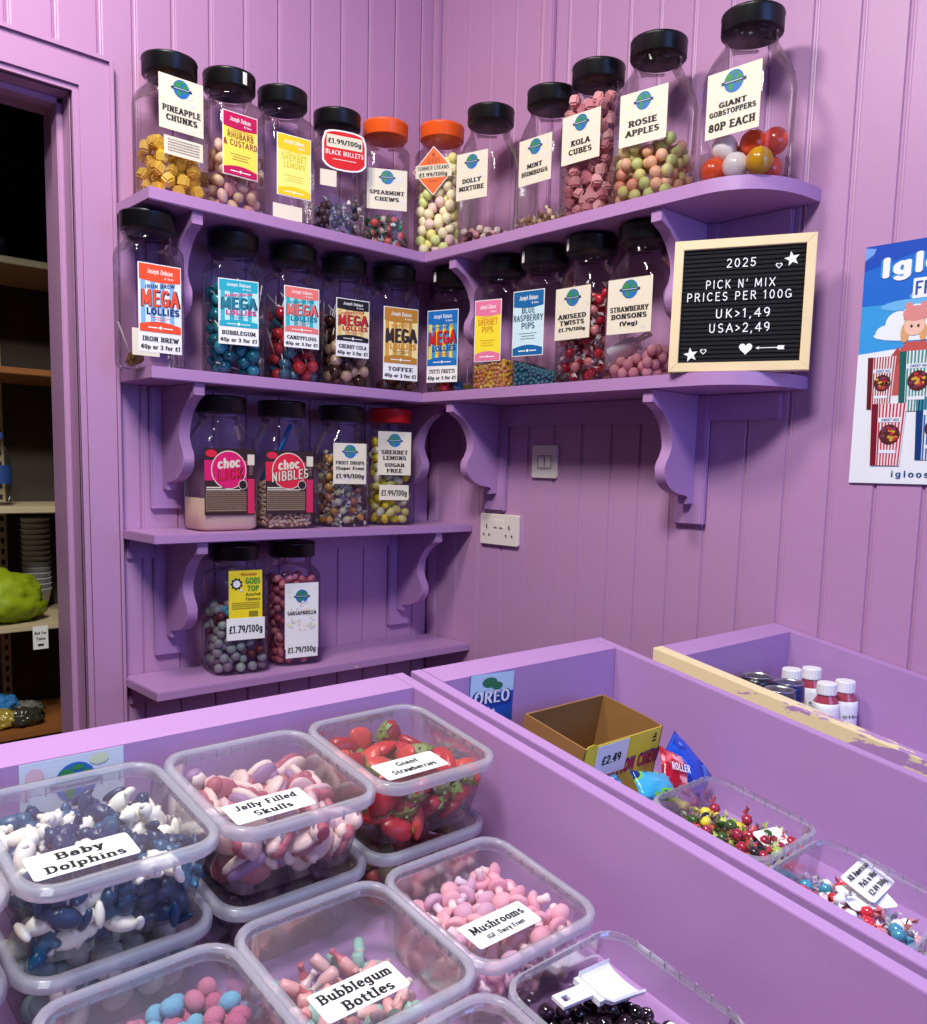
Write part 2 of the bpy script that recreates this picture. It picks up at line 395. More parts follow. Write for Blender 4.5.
def add_bracket(parent, wallside, pos, top, mats=M_shelf):
    pl = bmesh.new(); bm = bmesh.new()
    P = bracket_poly(top)
    if wallside == 'A':
        prism(bm, [(-.016-a, z) for a, z in P], pos-.013, pos+.013, 0, bev=.0015)
        box(pl, pos-.039, pos+.039, -.016, -.0012, top-.288, top, .003)
    else:
        prism(bm, [(-.016-a, z) for a, z in P], pos-.013, pos+.013, 1, bev=.0015)
        box(pl, -.016, -.0012, pos-.039, pos+.039, top-.288, top, .003)
    b = finish('bracket', bm, mats, parent)
    finish('bracket_plate', pl, mats, b)
def round_end(y_end, x_front, y_start):
    pts = []
    for k in range(0, 29):
        t = R(90*k/28)
        pts.append((x_front*math.cos(t)**.8 if k < 28 else -.012, y_start+(y_end-y_start)*math.sin(t)**.9))
    return pts
for z, nm, lab in ((1.0755, 'upper', 'top purple corner shelf holding eleven sweet jars, rounded at right end'),
                   (.71, 'lower', 'second purple corner shelf holding lolly jars and the letter board')):
    s = empty('corner_shelf', TR(0, 0, 0), lab, 'shelf')
    bm = bmesh.new(); prism(bm, [(-.945, -.0015), (-.945, -D), (-D, -D), (-.0015, -.0015)], z-.026, z, 2, bev=.002)
    finish('shelf_board', bm, M_shelf, s)
    bm = bmesh.new(); prism(bm, [(-.002, -.0025), (-D+.0005, -D+.0)] + [p for p in round_end(-1.181, -D, -1.03)] + [(-.0015, -1.181)], z-.026, z, 2, bev=.002)
    finish('shelf_board', bm, M_shelf, s)
    bm = bmesh.new(); box(bm, -.0115, -.0015, -1.13, -.03, z-.026-.058, z-.0265, .003); finish('shelf_batten', bm, M_shelf, s)
    t = z-.0265
    add_bracket(s, 'A', -.832, t)
    if z < 1: add_bracket(s, 'A', -.125, t)
    add_bracket(s, 'C', -.298, t); add_bracket(s, 'C', -.925, t)
M_worn4 = worn('worn shelf edge paint', (180, 136, 186), (205, 196, 178), (18, 40, 60), .64, 3)
for z, lab, br in ((.35, 'third purple shelf, straight, with four jars on it', True), (0, 'lowest purple shelf with flaked front edge and two jars on it', False)):
    s = empty('wall_shelf', TR(0, 0, 0), lab, 'shelf')
    bm = bmesh.new(); box(bm, -.945, -.002, -D, -.0015, z-.021, z, .002)
    if not br:
        for f in bm.faces:
            if f.calc_center_median().y < -.198: f.material_index = 1
    finish('shelf_board', bm, [M_shelf, M_worn4] if not br else M_shelf, s)
    bm = bmesh.new(); box(bm, -.93, -.02, -.0115, -.0015, z-.021-.05, z-.0215, .003); finish('shelf_batten', bm, M_shelf, s)
    if br:
        add_bracket(s, 'A', -.828, z-.0215); add_bracket(s, 'A', -.118, z-.0215)

# ------------------------------------------------------------------ jars
def jar_mesh(kind, w, d, H):
    """clear body as a lofted shell"""
    r = .028
    n = 5
    cr = [(.05*math.cos(R(90*i+90*k/n)), .05*math.sin(R(90*i+90*k/n))) for i in range(4) for k in range(n+1)]
    def lerp(t, sc=1):
        rr = rrect(w*sc, d*sc, r, n)
        return [(a[0]*(1-t)+b[0]*t, a[1]*(1-t)+b[1]*t) for a, b in zip(rr, cr)]
    bm = bmesh.new()
    rings = [at(lerp(0, .84), .0005), at(lerp(0, .95), .004), at(lerp(0, 1), .012)]
    if kind == 'slope':
        top = H-.135
        rings += [at(lerp(0), top), at(lerp(.12), top+.022), at(lerp(.45), top+.047), at(lerp(.85), top+.068), at(lerp(1), top+.078)]
        zn = top+.078
    else:
        top = H-.095
        rings += [at(lerp(0), top), at(lerp(.06), top+.012), at(lerp(.3), top+.023), at(lerp(.75), top+.031), at(lerp(1), top+.036)]
        zn = top+.036
    rings += [at(cr, H-.044), at([(x*1.06, y*1.06) for x, y in cr], H-.0435), at([(x*1.06, y*1.06) for x, y in cr], H-.039)]
    loft(bm, rings, True, False)
    return bm, top
LIDC = {}
def lid_mesh(bm, H, ro=.059):
    n = 48
    def rib(r, z, k): return [((r+(k if i % 2 else 0))*math.cos(2*math.pi*i/n), (r+(k if i % 2 else 0))*math.sin(2*math.pi*i/n), z) for i in range(n)]
    loft(bm, [rib(ro-.002, H-.038, 0), rib(ro, H-.036, -.0005), rib(ro, H-.008, -.0005), rib(ro+.001, H-.006, 0), rib(ro, H-.002, 0), rib(ro-.006, H, 0), rib(ro-.007, H-.0015, 0)])
JARINFO = {}
def make_jar(key, loc, ang, w, d, H, kind, lidm, label):
    M = TR(loc[0], loc[1], loc[2], R(ang))
    t = empty('sweet_jar', M, label, 'jar')
    bm, top = jar_mesh(kind, w, d, H)
    finish('jar_body', bm, M_jar, t, True)
    bm = bmesh.new(); lid_mesh(bm, H); o = finish('jar_lid', bm, lidm, t, True)
    JARINFO[key] = (t, M, w, d, H, top)
    return t
def paper_label(jar, d, u0, z1, u1, z0, m, name='paper_label', off=0.0006, shape=None):
    """flat paper on the jar's front face; returns object whose local x,y run across and up the paper, origin at centre"""
    cu, cz = (u0+u1)/2, (z0+z1)/2; w, h = u1-u0, z1-z0
    bm = bmesh.new()
    pts = shape(w, h) if shape else rectp(-w/2, w/2, -h/2, h/2)
    prism(bm, pts, -.0002, .0003, 2)
    M = Matrix.Translation((cu, -d/2-off, cz)) @ Matrix.Rotation(R(90), 4, 'X')
    return finish(name, bm, m, jar, matrix=M), w, h
def slab(parent, lines, z=.0006, m=None, serif=True, **kw):
    polys = []
    for s, x, y, h, wd in lines: polys += text_polys(s, x, y, h, serif=serif, width=wd, **kw)
    return flat('lettering', polys, z, m or M_ink, parent)
def std_label(key, rect, lines, paper=None, seed=1, nx=.15):
    t, M, w, d, H, top = JARINFO[key]
    lb, lw, lh = paper_label(t, d, *rect, paper or M_paper)
    blotches(lb, lw, lh, .0004, seed)
    globe(lb, 0, lh*.30, min(lw*.19, lh*.17), .0008)
    L = []
    for s, ry, rh in lines: L.append((s, 0, lh*ry, lh*rh, lw*min(.86, .10*len(s)+.1)))
    slab(lb, L, .001, nx=nx, ny=.09)
    return lb
def band(w, h, y0, y1, bow, n=8):
    """header/footer with a bowed inner edge at y0 (inner), straight at y1"""
    return [(-w/2, y1), (w/2, y1)]+[(w/2-w*k/n, y0+bow*math.sin(math.pi*k/n)) for k in range(n+1)] if y1 > y0 else [(-w/2, y1)]+[(-w/2+w*k/n, y0+bow*math.sin(math.pi*k/n)) for k in range(n+1)]+[(w/2, y1)]
def brand_label(key, rect, head, bodyc, title, tcol, flavour=None, strip=0, stripes=None, mega=None, small=None):
    t, M, w, d, H, top = JARINFO[key]
    u0, z1, u1, z0 = rect
    full = z1-z0
    lb, lw, fh = paper_label(t, d, u0, z1, u1, z0, M_white)
    y1 = fh/2; y0 = -fh/2+strip*fh
    lh = y1-y0
    iw = lw-.004
    flat('label_ground', [rectp(-iw/2, iw/2, y0+.002, y1-.002)], .0005, cm(bodyc), lb)
    if stripes:
        flat('label_stripes', [rectp(-iw/2+iw*(k+.15)/4.3, -iw/2+iw*(k+.62)/4.3, y0+.002, y1-.004) for k in range(5) if (k+.62)/4.3 <= 1], .0006, cm(stripes), lb)
    flat('label_header', [band(iw, lh, y1-lh*.24, y1-.002, -lh*.025)], .0008, cm(head), lb)
    flat('label_footer', [band(iw, lh, y0+lh*.12, y0+.002, lh*.05)], .0008, cm(head), lb)
    W = cm((250, 250, 246))
    flat('lettering', text_polys('Joseph Dobson', 0, y1-lh*.15, lh*.075, .1, .08, False, width=iw*.62, shear=.2)+text_polys('& Sons', iw*.22, y1-lh*.21, lh*.035, .1, .1, False, width=iw*.22), .001, W, lb)
    flat('lettering', [rectp(-iw*.3, -iw*.06, y0+lh*.07, y0+lh*.085), rectp(iw*.06, iw*.3, y0+lh*.07, y0+lh*.085), ellp(0, y0+lh*.08, iw*.04, iw*.04, 8)], .001, W, lb)
    if mega:
        flat('lettering', text_polys(title, 0, y0+lh*.655, lh*.06, .13, .1, False, width=iw*.72, slope=.12), .001, cm(small), lb)
        o = []
        flat('lettering_shadow', text_polys('MEGA', iw*.01, y0+lh*.37, lh*.27, .2, .11, False, width=iw*.94, slope=.05, gap=.12), .001, cm((30, 28, 60)), lb)
        flat('lettering', text_polys('MEGA', 0, y0+lh*.38, lh*.26, .15, .08, False, width=iw*.9, slope=.05, gap=.14), .0012, cm(mega), lb)
        flat('lettering', text_polys('LOLLIES', iw*.06, y0+lh*.265, lh*.11, .17, .13, False, width=iw*.8, slope=.03), .0013, cm(small), lb)
        flat('lettering', [rectp(-iw*.25, iw*.25, y0+lh*.225, y0+lh*.232), rectp(-iw*.15, iw*.15, y0+lh*.195, y0+lh*.202)], .001, cm(mega), lb)
    else:
        n = len(title)
        for i, s in enumerate(title):
            flat('lettering', text_polys(s, 0, y0+lh*(.53-.12*(i-(n-1)/2)), lh*.10, .12, .07, False, width=iw*.11*len(s)+.001), .001, cm(tcol), lb)
        if n < 3: flat('lettering', text_polys('A Traditional Favourite', 0, y0+lh*.70, lh*.022, .1, .1, False, width=iw*.75), .001, cm(tcol), lb)
        flat('lettering', [rectp(-iw*.3, iw*.3, y0+lh*.34, y0+lh*.347), rectp(-iw*.22, iw*.22, y0+lh*.30, y0+lh*.307), rectp(-iw*.25, iw*.25, y0+lh*.26, y0+lh*.267)], .001, cm(tcol), lb)
    if strip:
        slab(lb, [(flavour, 0, -fh/2+strip*fh*.56, strip*fh*.26, lw*.84), ('40p or 3 for £1', 0, -fh/2+strip*fh*.16, strip*fh*.24, lw*.92)], .0008, nx=.15, ny=.1)
    return lb
def ink_lines(parent, rect, n, m, z=.0006, seed=0):
    rr = random.Random(seed); u0, u1, v0, v1 = rect; ps = []
    for i in range(n):
        y = v1-(v1-v0)*(i+.5)/n; a = u0
        while a < u1-.001:
            b = min(u1, a+rr.uniform(.002, .006)); ps.append(rectp(a, b, y, y+(v1-v0)/n*.45)); a = b+.0008
    flat('small_print', ps, z, m, parent)

# key: kind, x, y, z, ang, w, d, H, lid, label
J = [
('pine','box',-.848,-.093,1.0755,0,.135,.138,.307,M_black,'clear jar labelled Pineapple Chunks, leftmost on the top shelf'),
('rhub','box',-.706,-.095,1.0755,0,.132,.13,.318,M_black,'clear jar with crimson and yellow Rhubarb & Custard label'),
('yel','box',-.566,-.095,1.0755,-6,.130,.13,.322,M_black,'empty clear jar with a plain yellow label on the top shelf'),
('bb','box',-.410,-.098,1.0755,-17,.128,.122,.315,M_black,'clear jar with red shield Black Bullets label'),
('spear','box',-.272,-.118,1.0755,-30,.122,.118,.323,M_orange,'orange-lidded jar labelled Spearmint Chews'),
('summer','box',-.128,-.178,1.0755,-62,.125,.12,.340,M_orange,'orange-lidded jar with orange diamond Summer Creams label'),
('dolly','slope',-.125,-.362,1.0755,-76,.13,.125,.334,M_black,'clear nearly empty jar labelled Dolly Mixture'),
('mint','slope',-.118,-.563,1.0755,-88,.13,.12,.323,M_black,'clear nearly empty jar labelled Mint Humbugs'),
('kola','slope',-.122,-.704,1.0755,-87,.132,.125,.334,M_black,'clear jar full of pink cubes labelled Kola Cubes'),
('rosie','slope',-.12,-.863,1.0755,-83,.15,.13,.337,M_black,'clear jar of green and pink balls labelled Rosie Apples'),
('gob','slope',-.115,-1.077,1.0755,-88,.155,.13,.318,M_black,'clear jar labelled Giant Gobstoppers, rightmost on the top shelf'),
('iron','box',-.912,-.115,.71,-3,.128,.125,.33,M_black,'nearly empty jar labelled Iron Brew mega lollies, by the door frame'),
('bubble','box',-.702,-.10,.71,-15,.132,.13,.33,M_black,'jar of turquoise lollies labelled Bubblegum'),
('candy','box',-.541,-.10,.71,-10,.13,.13,.33,M_black,'jar of red and blue lollies labelled Candyfloss'),
('cherry','box',-.388,-.10,.71,-8,.128,.125,.33,M_black,'jar of dark brown lollies labelled Cherry Cola'),
('toffee','box',-.238,-.118,.71,-14,.125,.12,.33,M_black,'jar with gold mega lollies label marked Toffee'),
('tutti','box',-.104,-.212,.71,-72,.115,.115,.33,M_black,'jar with blue mega lollies label marked Tutti Frutti in the corner'),
('sherb','box',-.105,-.40,.71,-75,.12,.12,.33,M_black,'jar with pink and yellow Sherbet Pips label'),
('blue','box',-.105,-.545,.71,-80,.12,.12,.33,M_black,'jar with pale blue Blue Raspberry Pips label'),
('anis','slope',-.108,-.693,.71,-88,.13,.12,.335,M_black,'jar of red wrapped sweets labelled Aniseed Twists'),
('bons','slope',-.105,-.842,.71,-83,.14,.125,.335,M_black,'jar labelled Strawberry Bonsons with a white scoop inside'),
('choc','slope',-.738,-.10,.35,0,.155,.115,.315,M_black,'jar of pale powder with pink round Choc Lick label'),
('nib','slope',-.572,-.10,.35,-5,.14,.115,.315,M_black,'jar of pale sticks with red round Choc Nibbles label'),
('fruit','slope',-.393,-.10,.35,-14,.128,.115,.315,M_black,'jar of wrapped sweets labelled Fruit Drops Sugar Free'),
('lemon','box',-.231,-.10,.35,-20,.118,.105,.318,M_redlid,'red-lidded jar labelled Sherbet Lemons Sugar Free'),
('gunk','box',-.70,-.095,0,-10,.142,.13,.315,M_black,'jar of marbled balls with yellow cartoon label on the lowest shelf'),
('sars','box',-.539,-.095,0,-10,.128,.12,.315,M_black,'jar of dark pink pellets labelled Sarsaparilla'),
]
for k, kind, x, y, z, ang, w, d, H, lm, lab in J:
    make_jar(k, (x, y, z), ang, w, d, H, kind, lm, lab)

std_label('pine', (-.056,.247,.044,.137), [('PINEAPPLE', -.17, .115), ('CHUNKS', -.33, .115)], seed=1)
t, M, w, d, H, top = JARINFO['pine']
lb, lw, lh = paper_label(t, d, -.046, .124, .042, .086, M_paper, 'ingredients_label'); ink_lines(lb, (-.036, .036, -.014, .014), 5, cm((150, 140, 135)))
brand_label('rhub', (-.052,.215,.035,.078), (196, 20, 86), (250, 232, 90), ['RHUBARB', '& CUSTARD'], (150, 60, 60))
lb = brand_label('yel', (-.045,.205,.043,.065), (248, 210, 30), (250, 246, 130), ['SHERBET', 'LEMONS'], (225, 205, 60))
t, M, w, d, H, top = JARINFO['yel']; lb, lw, lh = paper_label(t, d, -.055, .045, .02, .012, M_paper, 'ingredients_label')
# red shield
def shield(w, h):
    return [(-w*.44, h*.42), (-w*.34, h*.47)]+[(w*(.30*math.sin(R(t))), h*(.47+.03*math.cos(R(t)))) for t in range(-60, 61, 30)]+[(w*.36, h*.46), (w*.44, h*.42), (w*.5, h*.2), (w*.5, -h*.3), (w*.42, -h*.4)]+[(w*.4*math.cos(R(t)), -h*.4-h*.1*math.sin(R(t))) for t in range(15, 170, 25)]+[(-w*.42, -h*.4), (-w*.5, -h*.3), (-w*.5, h*.2)]
t, M, w, d, H, top = JARINFO['bb']
lb, lw, lh = paper_label(t, d, -.057, .256, .057, .160, M_white, shape=shield)
flat('label_ground', [[(a*.92, b*.92) for a, b in shield(lw, lh)]], .0006, cm((222, 32, 36)), lb)
flat('price_panel', [rectp(-.046, .046, lh*.05, lh*.36)], .0009, M_paper, lb)
slab(lb, [('£1.99/100g', 0, lh*.14, lh*.13, .086)], .0012, nx=.14, ny=.09)
flat('lettering', text_polys('BLACK BULLETS', 0, -lh*.13, lh*.12, .11, .08, False, width=.098)+[rectp(-.03, .03, -lh*.24, -lh*.225)], .0011, M_white, lb)
lb, lw, lh = paper_label(t, d, -.062, .158, -.02, .12, M_paper, 'ingredients_label')
std_label('spear', (-.054,.193,.050,.093), [('SPEARMINT', -.13, .10), ('CHEWS', -.29, .10)], seed=2)
t, M, w, d, H, top = JARINFO['summer']
dia = lambda w, h: [(0, -h/2), (w/2, 0), (0, h/2), (-w/2, 0)]
lb, lw, lh = paper_label(t, d, -.058, .272, .060, .148, M_white, shape=dia)
flat('label_ground', [[(a*.95, b*.95) for a, b in dia(lw, lh)]], .0006, cm((245, 105, 25)), lb)
flat('lettering', text_polys('GIBBS', 0, lh*.15, lh*.11, .1, .07, False, width=.038)+[ellp(0, lh*.32, .005, .005, 8)]+[rectp(-.012, .012, -lh*.22, -lh*.2)], .0009, cm((180, 60, 20)), lb)
flat('price_panel', [rectp(-.050, .052, -lh*.14, lh*.12)], .001, M_paper, lb)
flat('lettering', text_polys('SUMMER CREAMS', 0, lh*.01, lh*.09, .11, .08, False, width=.088), .0014, M_ink, lb)
slab(lb, [('£1.99/100g', 0, -lh*.12, lh*.085, .08)], .0014, nx=.14, ny=.1)
std_label('dolly', (-.058,.217,.034,.105), [('DOLLY', -.15, .10), ('MIXTURE', -.31, .10)], seed=3)
std_label('mint', (-.045,.204,.055,.101), [('MINT', -.15, .10), ('HUMBUGS', -.31, .10)], seed=4)
std_label('kola', (-.047,.218,.057,.115), [('KOLA', -.15, .12), ('CUBES', -.33, .12)], seed=5)
std_label('rosie', (-.048,.218,.062,.113), [('ROSIE', -.15, .12), ('APPLES', -.33, .12)], seed=6)
t, M, w, d, H, top = JARINFO['gob']
lb = std_label('gob', (-.052,.200,.060,.080), [('GIANT', -.06, .085), ('GOBSTOPPERS', -.18, .085), ('80P EACH', -.40, .125)], seed=7)
F = (255, 255, 255)
brand_label('iron', (-.046,.215,.047,.031), (240, 78, 28), (225, 240, 250), 'IRON BREW', (240, 78, 28), 'IRON BREW', .22, (130, 185, 225), (240, 84, 40), (30, 50, 110))
brand_label('bubble', (-.049,.217,.043,.071), (20, 168, 190), (190, 235, 240), 'BUBBLEGUM', F, 'BUBBLEGUM', .26, (60, 180, 200), (20, 120, 140), (215, 40, 110))
brand_label('candy', (-.047,.226,.043,.082), (235, 120, 110), (170, 228, 230), 'CANDYFLOSS', F, 'CANDYFLOSS', .24, (40, 180, 190), (235, 110, 100), (20, 130, 150))
brand_label('cherry', (-.052,.220,.042,.076), (22, 20, 20), (240, 225, 170), 'CHERRY COLA', F, 'CHERRY COLA', .26, (225, 190, 110), (200, 35, 35), (200, 35, 35))
brand_label('toffee', (-.054,.218,.046,.03), (190, 130, 30), (246, 226, 160), 'TOFFEE', F, 'TOFFEE', .22, (215, 160, 50), (60, 35, 15), (215, 150, 40))
brand_label('tutti', (-.046,.220,.050,.03), (20, 110, 190), (60, 150, 210), 'TUTTI FRUTTI', F, 'TUTTI FRUTTI', .22, (250, 214, 40), (215, 35, 45), (20, 80, 160))
brand_label('sherb', (-.043,.223,.035,.071), (232, 120, 160), (250, 228, 50), ['SHERBET', 'PIPS'], (215, 130, 40))
brand_label('blue', (-.048,.228,.041,.074), (0, 100, 160), (205, 235, 240), ['BLUE', 'RASPBERRY', 'PIPS'], (20, 70, 100))
std_label('anis', (-.052,.216,.048,.100), [('ANISEED', -.10, .09), ('TWISTS', -.22, .09), ('£1.79/100g', -.34, .07)], seed=8)
std_label('bons', (-.052,.214,.056,.098), [('STRAWBERRY', -.10, .095), ('BONSONS', -.23, .095), ('(Veg)', -.36, .085)], seed=9)
def round_brand(key, pink, title2):
    t, M, w, d, H, top = JARINFO[key]
    lb, lw, lh = paper_label(t, d, -.070, .193, .060, .038, cm((52, 28, 22)))
    flat('label_band', [rectp(-lw/2, lw*.32, lh*.02, lh*.32)], .0005, cm(pink), lb)
    flat('label_band', [rectp(lw*.34, lw*.48, -lh*.48, lh*.05)], .0005, cm((215, 40, 90)), lb)
    ink_lines(lb, (lw*.37, lw*.45, lh*.1, lh*.26), 7, cm((160, 120, 120)), .0006)
    flat('label_panel', [rectp(lw*.34, lw*.48, lh*.26, lh*.42)], .0005, M_paper, lb)
    flat('brand_badge', [ellp(-lw*.37, lh*.42, lw*.11, lh*.055, 14)], .0007, cm((225, 30, 60)), lb)
    flat('logo_ring', [ellp(-.004, lh*.18, lh*.29, lh*.29, 28)], .0007, M_paper, lb)
    flat('logo_disc', [ellp(-.004, lh*.18, lh*.275, lh*.275, 28)], .0009, cm(pink), lb)
    flat('lettering', text_polys('choc', -.004, lh*.2, lh*.17, .17, .11, False, width=lh*.36, slope=.1), .0012, M_paper, lb)
    flat('lettering', text_polys(title2, 0, lh*.03, lh*.17, .17, .11, False, width=lh*(.42 if len(title2) < 5 else .66), slope=.12), .0013, cm((60, 10, 20)), lb)
    flat('lettering', text_polys(title2, -.001, lh*.035, lh*.16, .12, .08, False, width=lh*(.40 if len(title2) < 5 else .64), slope=.12), .0016, cm((225, 25, 50)) if len(title2) < 5 else M_paper, lb)
    flat('price_badge', [ellp(lw*.24, -lh*.04, lh*.075, lh*.075, 14)], .0014, M_paper, lb)
    flat('price_badge_centre', [ellp(lw*.24, -lh*.04, lh*.065, lh*.065, 14)], .0016, cm((40, 25, 22)), lb)
    flat('ingredients_panel', [rectp(-lw*.48, lw*.31, -lh*.44, -lh*.14)], .0006, cm((150, 125, 100)), lb)
    ink_lines(lb, (-lw*.47, lw*.3, -lh*.43, -lh*.15), 9, cm((70, 45, 35)), .0009, 3)
    flat('lettering', [rectp(-lw*.47, lw*.05, -lh*.095, -lh*.075), rectp(-lw*.47, lw*.2, -lh*.125, -lh*.11)], .0007, M_paper, lb)
round_brand('choc', (225, 20, 110), 'LICK'); round_brand('nib', (226, 30, 60), 'NIBBLES')
std_label('fruit', (-.042,.218,.049,.113), [('FRUIT DROPS', -.02, .085), ('(Sugar Free)', -.15, .08), ('£1.99/100g', -.36, .11)], seed=10)
std_label('lemon', (-.049,.255,.045,.138), [('SHERBET', -.02, .095), ('LEMONS', -.15, .095), ('SUGAR', -.31, .085), ('FREE', -.44, .085)], seed=11)
t, M, w, d, H, top = JARINFO['lemon']; lb, lw, lh = paper_label(t, d, -.044, .111, .040, .070, M_paper, 'price_label'); slab(lb, [('£1.99/100g', 0, -lh*.22, lh*.4, lw*.88)], nx=.14, ny=.09)
t, M, w, d, H, top = JARINFO['gunk']
lb, lw, lh = paper_label(t, d, -.036, .255, .046, .127, cm((246, 222, 20)))
flat('lettering', text_polys('Monster', .008, lh*.40, lh*.06, .12, .09, False, width=.04), .0007, cm((190, 60, 30)), lb)
flat('cartoon_splat', [[(-.022+.016*(1 if k % 2 else .72)*math.cos(R(20*k)), lh*.25+.016*(1 if k % 2 else .72)*math.sin(R(20*k))) for k in range(18)]], .0007, M_ink, lb)
flat('cartoon_face', [ellp(-.022, lh*.25, .009, .009, 12), ellp(-.012, lh*.13, .004, .003, 8)], .0009, M_white, lb)
flat('lettering', text_polys('GOBS', .018, lh*.24, lh*.13, .19, .12, False, width=.036)+text_polys('TOP', .018, lh*.1, lh*.12, .19, .12, False, width=.028), .0008, cm((90, 150, 30)), lb)
slab(lb, [('Assorted', .018, lh*.02, lh*.06, .036), ('Flavours', .018, -lh*.07, lh*.06, .036)], .0008)
ink_lines(lb, (-.034, .034, -lh*.24, -lh*.1), 4, cm((140, 125, 20)), .0006)
flat('barcode', [rectp(.008+.0015*k, .0088+.0015*k, -lh*.38, -lh*.27) for k in range(15)], .0008, M_ink, lb)
lb, lw, lh = paper_label(t, d, -.042, .140, .052, .087, M_white, 'price_label', .0012); slab(lb, [('£1.79/100g', 0, -lh*.18, lh*.36, lw*.88)], nx=.14, ny=.09)
t, M, w, d, H, top = JARINFO['sars']
lb = std_label('sars', (-.042,.213,.048,.045), [('SARSAPARILLA', .02, .055)], M_white, seed=12)
for i in range(3): blotches(lb, .085, .09, .0008, 40+i, 9)
lb, lw, lh = paper_label(t, d, -.040, .062, .046, .022, M_white, 'price_label', .0014); slab(lb, [('£1.79/100g', 0, -lh*.18, lh*.38, lw*.88)], nx=.14, ny=.09)
# price tapes on some lids
for k in ('rhub', 'tutti', 'blue', 'anis'):
    t, M, w, d, H, top = JARINFO[k]
    bm = bmesh.new(); box(bm, -.006, .004, -.0605, -.0596, H-.034, H-.008); box(bm, -.001, .000, -.0609, -.0606, H-.033, H-.009, mi=1)
    o = finish('lid_sticker', bm, [M_white, cm((190, 190, 190))], t)
    o.matrix_local = Matrix.Rotation(R(8 if k == 'rhub' else -28), 4, 'Z')

# ------------------------------------------------------------------ sweets
MESH = {}
def smesh(key, fn, mats, smooth=True):
    if key not in MESH:
        bm = bmesh.new(); fn(bm)
        bmesh.ops.recalc_face_normals(bm, faces=bm.faces)
        me = bpy.data.meshes.new(key); bm.to_mesh(me); bm.free()
        for x in mats: me.materials.append(x)
        if smooth:
            for p in me.polygons: p.use_smooth = True
        MESH[key] = me
    return MESH[key]
def ball(bm, sx=1, sy=1, sz=1, sub=2, mi=0, c=(0, 0, 0)):
    g = bmesh.ops.create_icosphere(bm, subdivisions=sub, radius=1, matrix=Matrix.Translation(c) @ Matrix.Diagonal((sx, sy, sz, 1)))
    for f in {f for v in g['verts'] for f in v.link_faces}: f.material_index = mi
def f_cube(r, k=.78):
    def f(bm): box(bm, -r*k, r*k, -r*k, r*k, -r*k, r*k, r*.28)
    return f
def f_wrap(r, ln=1.15, tw=True):
    def f(bm):
        n = 8; rings = []
        def ring(x, ry, rz): rings.append([(x*r, ry*r*math.cos(2*math.pi*i/n), rz*r*math.sin(2*math.pi*i/n)) for i in range(n)])
        for x, a in ((-.75*ln/1.3, .22), (-.62*ln/1.3, .5), (-.3, .72), (.3, .72), (.62*ln/1.3, .5), (.75*ln/1.3, .22)): ring(x, a, a*.85)
        loft(bm, rings, True, True, 0)
        for s in (-1, 1):
            V = []
            for k in range(7):
                a = -1+2*k/6; V.append(bm.verts.new((s*(1.5+.2*math.cos(k*2.1))*r*ln/1.3, a*.85*r, (.26 if k % 2 else -.26)*r)))
            c = bm.verts.new((s*.72*r*ln/1.3, 0, .02*r))
            for p, q in zip(V, V[1:]):
                bm.faces.new((c, p, q)).material_index = 1
    return f
def f_jelly(r, two=True):
    def f(bm):
        ball(bm, r*1.0, r*.72, r*.34, 2, 0, (0, 0, -.22*r)); ball(bm, r*.97, r*.70, r*.36, 2, 1, (0, 0, .16*r)); ball(bm, r*.45, r*.5, r*.42, 2, 1, (-.75*r, 0, .1*r)); ball(bm, r*.46, r*.5, r*.36, 1, 0, (-.76*r, 0, -.2*r))
    return f
def f_dolphin(r, white):
    def f(bm):
        ball(bm, .8*r, .46*r, .44*r, 2, 0, (0, 0, 0)); ball(bm, .42*r, .36*r, .34*r, 2, 0, (.72*r, 0, .12*r)); ball(bm, .2*r, .16*r, .14*r, 1, 0, (1.08*r, 0, .1*r))
        ball(bm, .22*r, .62*r, .22*r, 2, 0, (-.85*r, 0, .08*r)); ball(bm, .26*r, .18*r, .3*r, 2, 0, (-.02*r, 0, .46*r)); ball(bm, .24*r, .62*r, .2*r, 1, 0, (.22*r, 0, -.18*r))
    return f
def f_mush(r):
    def f(bm):
        lathe(bm, [(.02*r, .75*r), (.45*r, .66*r), (.78*r, .35*r), (.82*r, .05*r), (.7*r, -.08*r), (.32*r, -.06*r)], 10, mi=0, cap1=False)
        lathe(bm, [(.34*r, -.04*r), (.3*r, -.5*r), (.36*r, -.85*r), (.2*r, -.98*r)], 9, mi=1)
    return f
def f_bottle(r):
    def f(bm):
        lathe(bm, [(.3*r, -1.2*r), (.46*r, -1.1*r), (.46*r, -.1*r), (.4*r, .15*r)], 9, mi=0, cap1=False)
        lathe(bm, [(.4*r, .15*r), (.22*r, .55*r), (.22*r, 1.0*r), (.28*r, 1.05*r), (.26*r, 1.25*r)], 9, mi=1, cap0=False)
    return f
def f_pill(r, l):
    def f(bm): loft(bm, [[(x, q*math.cos(2*math.pi*i/8), q*math.sin(2*math.pi*i/8)) for i in range(8)] for x, q in ((-l, r*.45), (-l*.85, r*.85), (-l*.5, r), (l*.5, r), (l*.85, r*.85), (l, r*.45))])
    return f
def f_straw(r):
    def f(bm):
        n = 10; rings = []
        for k, (z, q) in enumerate(((-1.15, .12), (-.95, .4), (-.5, .72), (0, .9), (.35, .88), (.6, .6), (.66, .2))):
            rings.append([(q*r*math.cos(2*math.pi*i/n), .55*q*r*math.sin(2*math.pi*i/n), z*r) for i in range(n)])
        loft(bm, rings)
    return f
